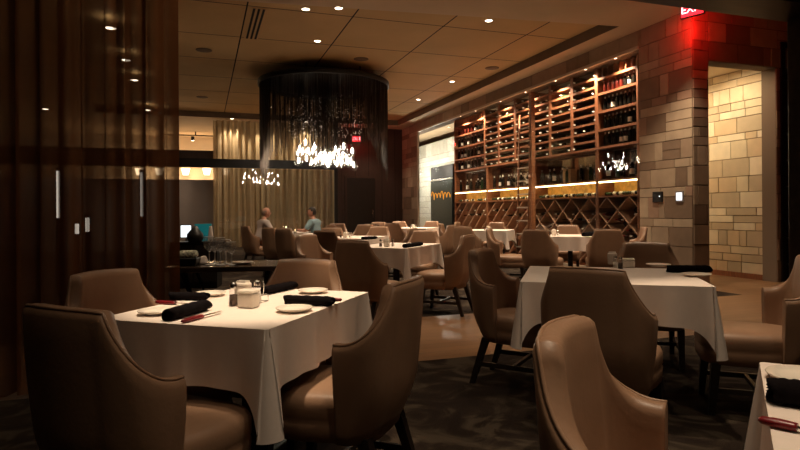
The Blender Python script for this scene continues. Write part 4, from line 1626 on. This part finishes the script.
tag(obj('folded_napkin', bm, [linen], loc=(p.x, p.y, .757), rot=SRZ), 'white folded napkin standing beside the patterned basket on side table', 'napkin')
# sideboard behind with screen, teal board, towel
p = svc(196, 9.2)
t = thing('sideboard', 'low black service sideboard below the grey wall panel at left', 'sideboard', (p.x, p.y, 0), SRZ)
bm = NB(); box(bm, -.36, .36, -.2, .2, .0, .70, bevel=.006); obj('body', bm, [black_m], t)
bm = NB(); box(bm, -.38, .38, -.22, .22, .70, .725, bevel=.004); obj('top', bm, [darkwood], t)
for sx in (-1, 1):
    bm = NB(); box(bm, sx * .18 - .165, sx * .18 + .165, -.215, -.2, .10, .67); obj('door', bm, [darkwood], t)
p = svc(186, 9.2)
t = thing('monitor', 'glowing white register screen at left on the low black sideboard', 'monitor', (p.x, p.y, .726), SRZ)
bm = NB(); box(bm, -.09, .09, -.012, .012, .05, .26, bevel=.004); box(bm, -.01, .01, 0, .02, .0, .06); box(bm, -.05, .05, -.04, .05, 0, .008); obj('housing', bm, [black_m], t)
bm = NB(); box(bm, -.078, .078, -.014, -.0125, .062, .248); obj('screen', bm, [white_e], t)
p = svc(203, 9.25)
bm = NB(); box(bm, -.13, .13, -.012, .012, 0, .27, bevel=.003); box(bm, -.12, .12, .02, .08, 0, .012)
tag(obj('teal_board', bm, [mat('teal board', (.02, .30, .34), .5, emit=((.02, .42, .48), .12))], loc=(p.x, p.y, .726), rot=SRZ), 'teal board standing upright on the low black sideboard', 'board')  # no lamp: a faint teal glow is put into the board's material
p = svc(210.5, 9.1)
bm = NB(); rbox(bm, .09, .05, .24, bev=.015, taper=.5)
tag(obj('white_towel', bm, [linen], loc=(p.x, p.y, .726), rot=SRZ), 'white towel draped in a point in front of the teal board', 'towel')
p = svc(195, 9.05)
bm = NB()
lathe(bm, [(0, 0), (.10, 0), (.13, .05), (.12, .12), (.06, .19), (.035, .24), (0, .25)], 18, cap=False)
tag(obj('coffee_urn', bm, [black_m], loc=(p.x, p.y, .726)), 'rounded black urn between the white screen and teal board', 'urn')

# ------------------------------------------------------------------ lights of the room beyond
for k, px in enumerate((140, 160, 186, 207, 226)):
    p = ony(px, 172, 24.4)
    t = thing('wall_sconce', 'glowing warm wall lamp under the black beam, %s from left' % ORD[k], 'wall lamp', (p.x, 24.4, p.z), 0, 'row of wall lamps in the far room')
    bm = NB(); box(bm, -.07, .07, .02, .10, -.10, .10); obj('bracket', bm, [black_m], t)
    bm = NB(); lathe(bm, [(.10, -.13), (.17, .13)], 18, c=(0, -.16, 0)); obj('shade', bm, [sconce_e], t)
    point(t, 'sconce_lamp', (0, -.5, .0), 24, (1, .66, .36), .12)
t = thing('track_light', 'black ceiling track with two lit heads seen above the partition beam', 'track light', (*ony(196, 136, 23).xy, 4.05))
bm = NB(); box(bm, -1.2, 1.2, -.02, .02, .0, .04); box(bm, -.02, .02, -.02, .02, .04, .16); obj('track', bm, [black_m], t)
for k, xx in enumerate((-.1, .9)):
    bm = NB(); lathe(bm, [(.06, -.02), (.06, -.16), (.05, -.17)], 14, c=(xx, 0, 0)); obj('lamp_head', bm, [black_m], t)
    bm = NB(); lathe(bm, [(.049, -.175), (0, -.176)], 14, c=(xx, 0, 0), cap=False); obj('lamp_lens', bm, [lens_m], t)
spot(t, 'track_lamp', (-.1, 0, -.2), 90, 120)
for k, (px, py) in enumerate(((112, 28), (127, 60), (135, 80), (148, 110), (46, 109), (25, 140))):
    p = onz(px, py, ZC)
    downlight((p.x, p.y, ZC), 60, 90, 'lit ceiling downlight glinting through the brown curtain, %s from top' % ORD[k], group='downlights behind the brown curtain', s=1.5)
for k, (px, y0, y1, d) in enumerate(((58.5, 170, 217, 8.5), (142, 172, 216, 9.5), (77, 223, 233, 7.5), (87.5, 217, 231, 7.5))):
    p = cw((px - 400) / FPX * d, d)
    z0, z1 = CAM_H + (213 - y1) / FPX * d, CAM_H + (213 - y0) / FPX * d
    t = thing('light_column', 'slim vertical light glimmering through the brown curtain, ' + ('leftmost and tall', 'tall one at right', 'short lower left one', 'short lower right one')[k], 'light', (p.x, p.y, 0), 0, 'slim lights behind the brown curtain')
    bm = NB(); box(bm, -.035, .035, .0, .05, 0, z1 + .05); box(bm, -.12, .12, -.1, .12, 0, .02); obj('post', bm, [black_m], t)
    bm = NB(); box(bm, -.022, .022, -.02, -.001, z0, z1); obj('light_tube', bm, [emis('pale tube light', (1, .86, .7), 2.2)], t)

# ------------------------------------------------------------------ people
skin_m = mat('skin', (.50, .24, .16), .55, noise=(8, .06))
def skin_obj(name, joints, edges, m, parent, root=0, sub=2):
    me = bpy.data.meshes.new(name)
    me.from_pydata([j[:3] for j in joints], edges, [])
    me.materials.append(m)
    o = bpy.data.objects.new(name, me)
    C.objects.link(o)
    o.modifiers.new('skin', 'SKIN').use_smooth_shade = True
    sd = me.skin_vertices[0].data if me.skin_vertices else None
    if sd is None:
        bm = NB(); bm.from_mesh(me); bm.verts.layers.skin.verify(); bm.to_mesh(me); bm.free()
        sd = me.skin_vertices[0].data
    for i, j in enumerate(joints):
        r = j[3]
        sd[i].radius = r if isinstance(r, tuple) else (r, r)
        sd[i].use_root = (i == root)
    s_ = o.modifiers.new('subdiv', 'SUBSURF')
    s_.levels = s_.render_levels = sub
    o.parent = parent
    return o
def head_mesh(c, skinm, turn=0.0):
    """head with face: skull, jaw, nose, brow, eyes, mouth, ears; faces +Y, turned by turn"""
    bm = NB()
    bmesh.ops.create_uvsphere(bm, u_segments=28, v_segments=20, radius=1)
    for v in bm.verts:
        x, y, z = v.co
        jaw = sstep((-z) / .9)
        x2 = x * .075 * (1 - .32 * jaw)
        y2 = y * .095 * (1 - .12 * jaw) + .012 * jaw
        z2 = z * .115
        if y > 0:
            nose = math.exp(-((x / .16) ** 2 + ((z + .12) / .16) ** 2))
            y2 += .026 * nose
            y2 -= .010 * (math.exp(-(((abs(x) - .42) / .16) ** 2 + ((z - .08) / .13) ** 2)))
            y2 += .007 * math.exp(-((x / .28) ** 2 + ((z + .42) / .07) ** 2)) - .005 * math.exp(-((x / .3) ** 2 + ((z + .49) / .04) ** 2))
            y2 += .010 * math.exp(-((x / .3) ** 2 + ((z + .82) / .15) ** 2))
        v.co = (x2, y2, z2)
    for s in (-1, 1):
        ret = bmesh.ops.create_uvsphere(bm, u_segments=10, v_segments=8, radius=1)['verts']
        for v in ret:
            v.co = (s * .078 + v.co.x * .009, v.co.y * .018 - .005, v.co.z * .032 - .005)
        ret = bmesh.ops.create_uvsphere(bm, u_segments=10, v_segments=8, radius=.0105)['verts']
        for v in ret:
            v.co += Vector((s * .031, .080, .010))
            for f in v.link_faces:
                f.material_index = 1
    for f in bm.faces:
        f.smooth = True
    bmesh.ops.transform(bm, matrix=Matrix.Translation(c) @ Matrix.Rotation(turn, 4, 'Z'), verts=bm.verts[:])
    return bm
eye_m = mat('dark eye', (.03, .02, .015), .3)
def person(x, d, yaw, label, hair, shirt, trouser, bald, turn):
    p = cw(x, d)
    t = thing('person', label, 'person', p, rz(yaw))
    t.scale = (.95, .95, .93)
    hip, ch, nk = (0, -.04, .585), (0, .06, .95), (0, .085, 1.10)
    J = [(0, -.04, .585, (.105, .085)), (0, -.01, .74, (.105, .08)), (0, .05, .93, (.12, .08)), (0, .07, 1.05, (.065, .055)), (0, .09, 1.12, .052), (0, .105, 1.17, .05)]
    E = [(0, 1), (1, 2), (2, 3), (3, 4), (4, 5)]
    def add(par, *js):
        for j in js:
            J.append(j); E.append((par, len(J) - 1)); par = len(J) - 1
        return par
    for s in (-1, 1):
        wr = add(3, (s * .16, .07, 1.025, .045), (s * .215, .11, .93, .042), (s * .25, .19, .82, .042), (s * .19, .36, .86, .034), (s * .13, .45, .85, .024))
        pm = add(wr, (s * .115, .49, .848, (.024, .014)))
        for q, (fx, fl) in enumerate(((-.022, .055), (-.007, .065), (.008, .06), (.022, .045))):
            add(pm, (s * .115 + fx, .50 + fl * .5, .850, .008), (s * .115 + fx * 1.1, .50 + fl, .838, .007))
        add(wr, (s * .10 - s * .02, .475, .848, .009), (s * .085 - s * .02, .50, .842, .008))
        kn = add(0, (s * .095, .06, .58, .085), (s * .11, .40, .56, .06), (s * .11, .41, .34, .052), (s * .11, .38, .10, .036))
        add(kn, (s * .11, .44, .05, .04), (s * .115, .54, .04, .032))
    body = skin_obj('body', J, E, skin_m, t, 0, 2)
    hd = obj('head', head_mesh(Vector((0, .135, 1.255)), skin_m, turn), [skin_m, eye_m], t)
    bm = NB()
    bmesh.ops.create_uvsphere(bm, u_segments=28, v_segments=18, radius=1)
    kill = []
    for v in bm.verts:
        x_, y_, z_ = v.co
        lim = .42 if y_ > .15 else (.05 if y_ > -.3 else -.55)
        if z_ < lim or (bald and z_ > .45):
            kill.append(v)
        v.co = (x_ * .081, y_ * .101 - .004, z_ * .121 + .002)
    bmesh.ops.delete(bm, geom=kill, context='VERTS')
    for f in bm.faces:
        f.smooth = True
    bmesh.ops.transform(bm, matrix=Matrix.Translation((0, .135, 1.255)) @ Matrix.Rotation(turn, 4, 'Z'), verts=bm.verts[:])
    obj('hair', bm, [hair], t)
    SJ = [(0, -.045, .60, (.145, .12)), (0, -.015, .74, (.145, .115)), (0, .048, .93, (.168, .12)), (0, .068, 1.05, (.10, .085)), (0, .08, 1.095, .062)]
    SE = [(0, 1), (1, 2), (2, 3), (3, 4)]
    for s in (-1, 1):
        n0 = len(SJ)
        SJ += [(s * .165, .07, 1.035, .074), (s * .218, .11, .93, .066), (s * .238, .155, .865, .060)]
        SE += [(3, n0), (n0, n0 + 1), (n0 + 1, n0 + 2)]
    skin_obj('shirt', SJ, SE, shirt, t, 0, 2)
    TJ = [(0, -.045, .60, (.14, .115))]
    TE = []
    for s in (-1, 1):
        n0 = len(TJ)
        TJ += [(s * .097, .06, .585, .095), (s * .11, .40, .565, .072), (s * .11, .41, .34, .064), (s * .11, .385, .12, .056)]
        TE += [(0, n0), (n0, n0 + 1), (n0 + 1, n0 + 2), (n0 + 2, n0 + 3)]
    skin_obj('trousers', TJ, TE, trouser, t, 0, 2)
    for s in (-1, 1):
        bm = NB(); bmesh.ops.create_uvsphere(bm, u_segments=14, v_segments=10, radius=1)
        for v in bm.verts:
            v.co = (s * .112 + v.co.x * .048, .47 + v.co.y * .135, max(0, .045 + v.co.z * .05))
        obj('shoe', bm, [napkin_m], t, smooth=True)
    return t
jeans = mat('dark trousers', (.03, .03, .04), .9, noise=(60, .1))
person(-2.90, 12.05, 52, 'grey haired man in pale grey shirt seated at left facing the other man', mat('grey hair', (.32, .22, .17), .8, noise=(40, .2)), mat('pale grey shirt', (.50, .42, .39), .9, noise=(30, .06)), jeans, True, R(-8))
person(-1.76, 12.3, -70, 'dark haired man in light blue shirt seated at right leaning on the table', mat('dark brown hair', (.025, .015, .01), .7, noise=(40, .2)), mat('light blue shirt', (.30, .45, .52), .9, noise=(30, .06)), jeans, False, R(10))
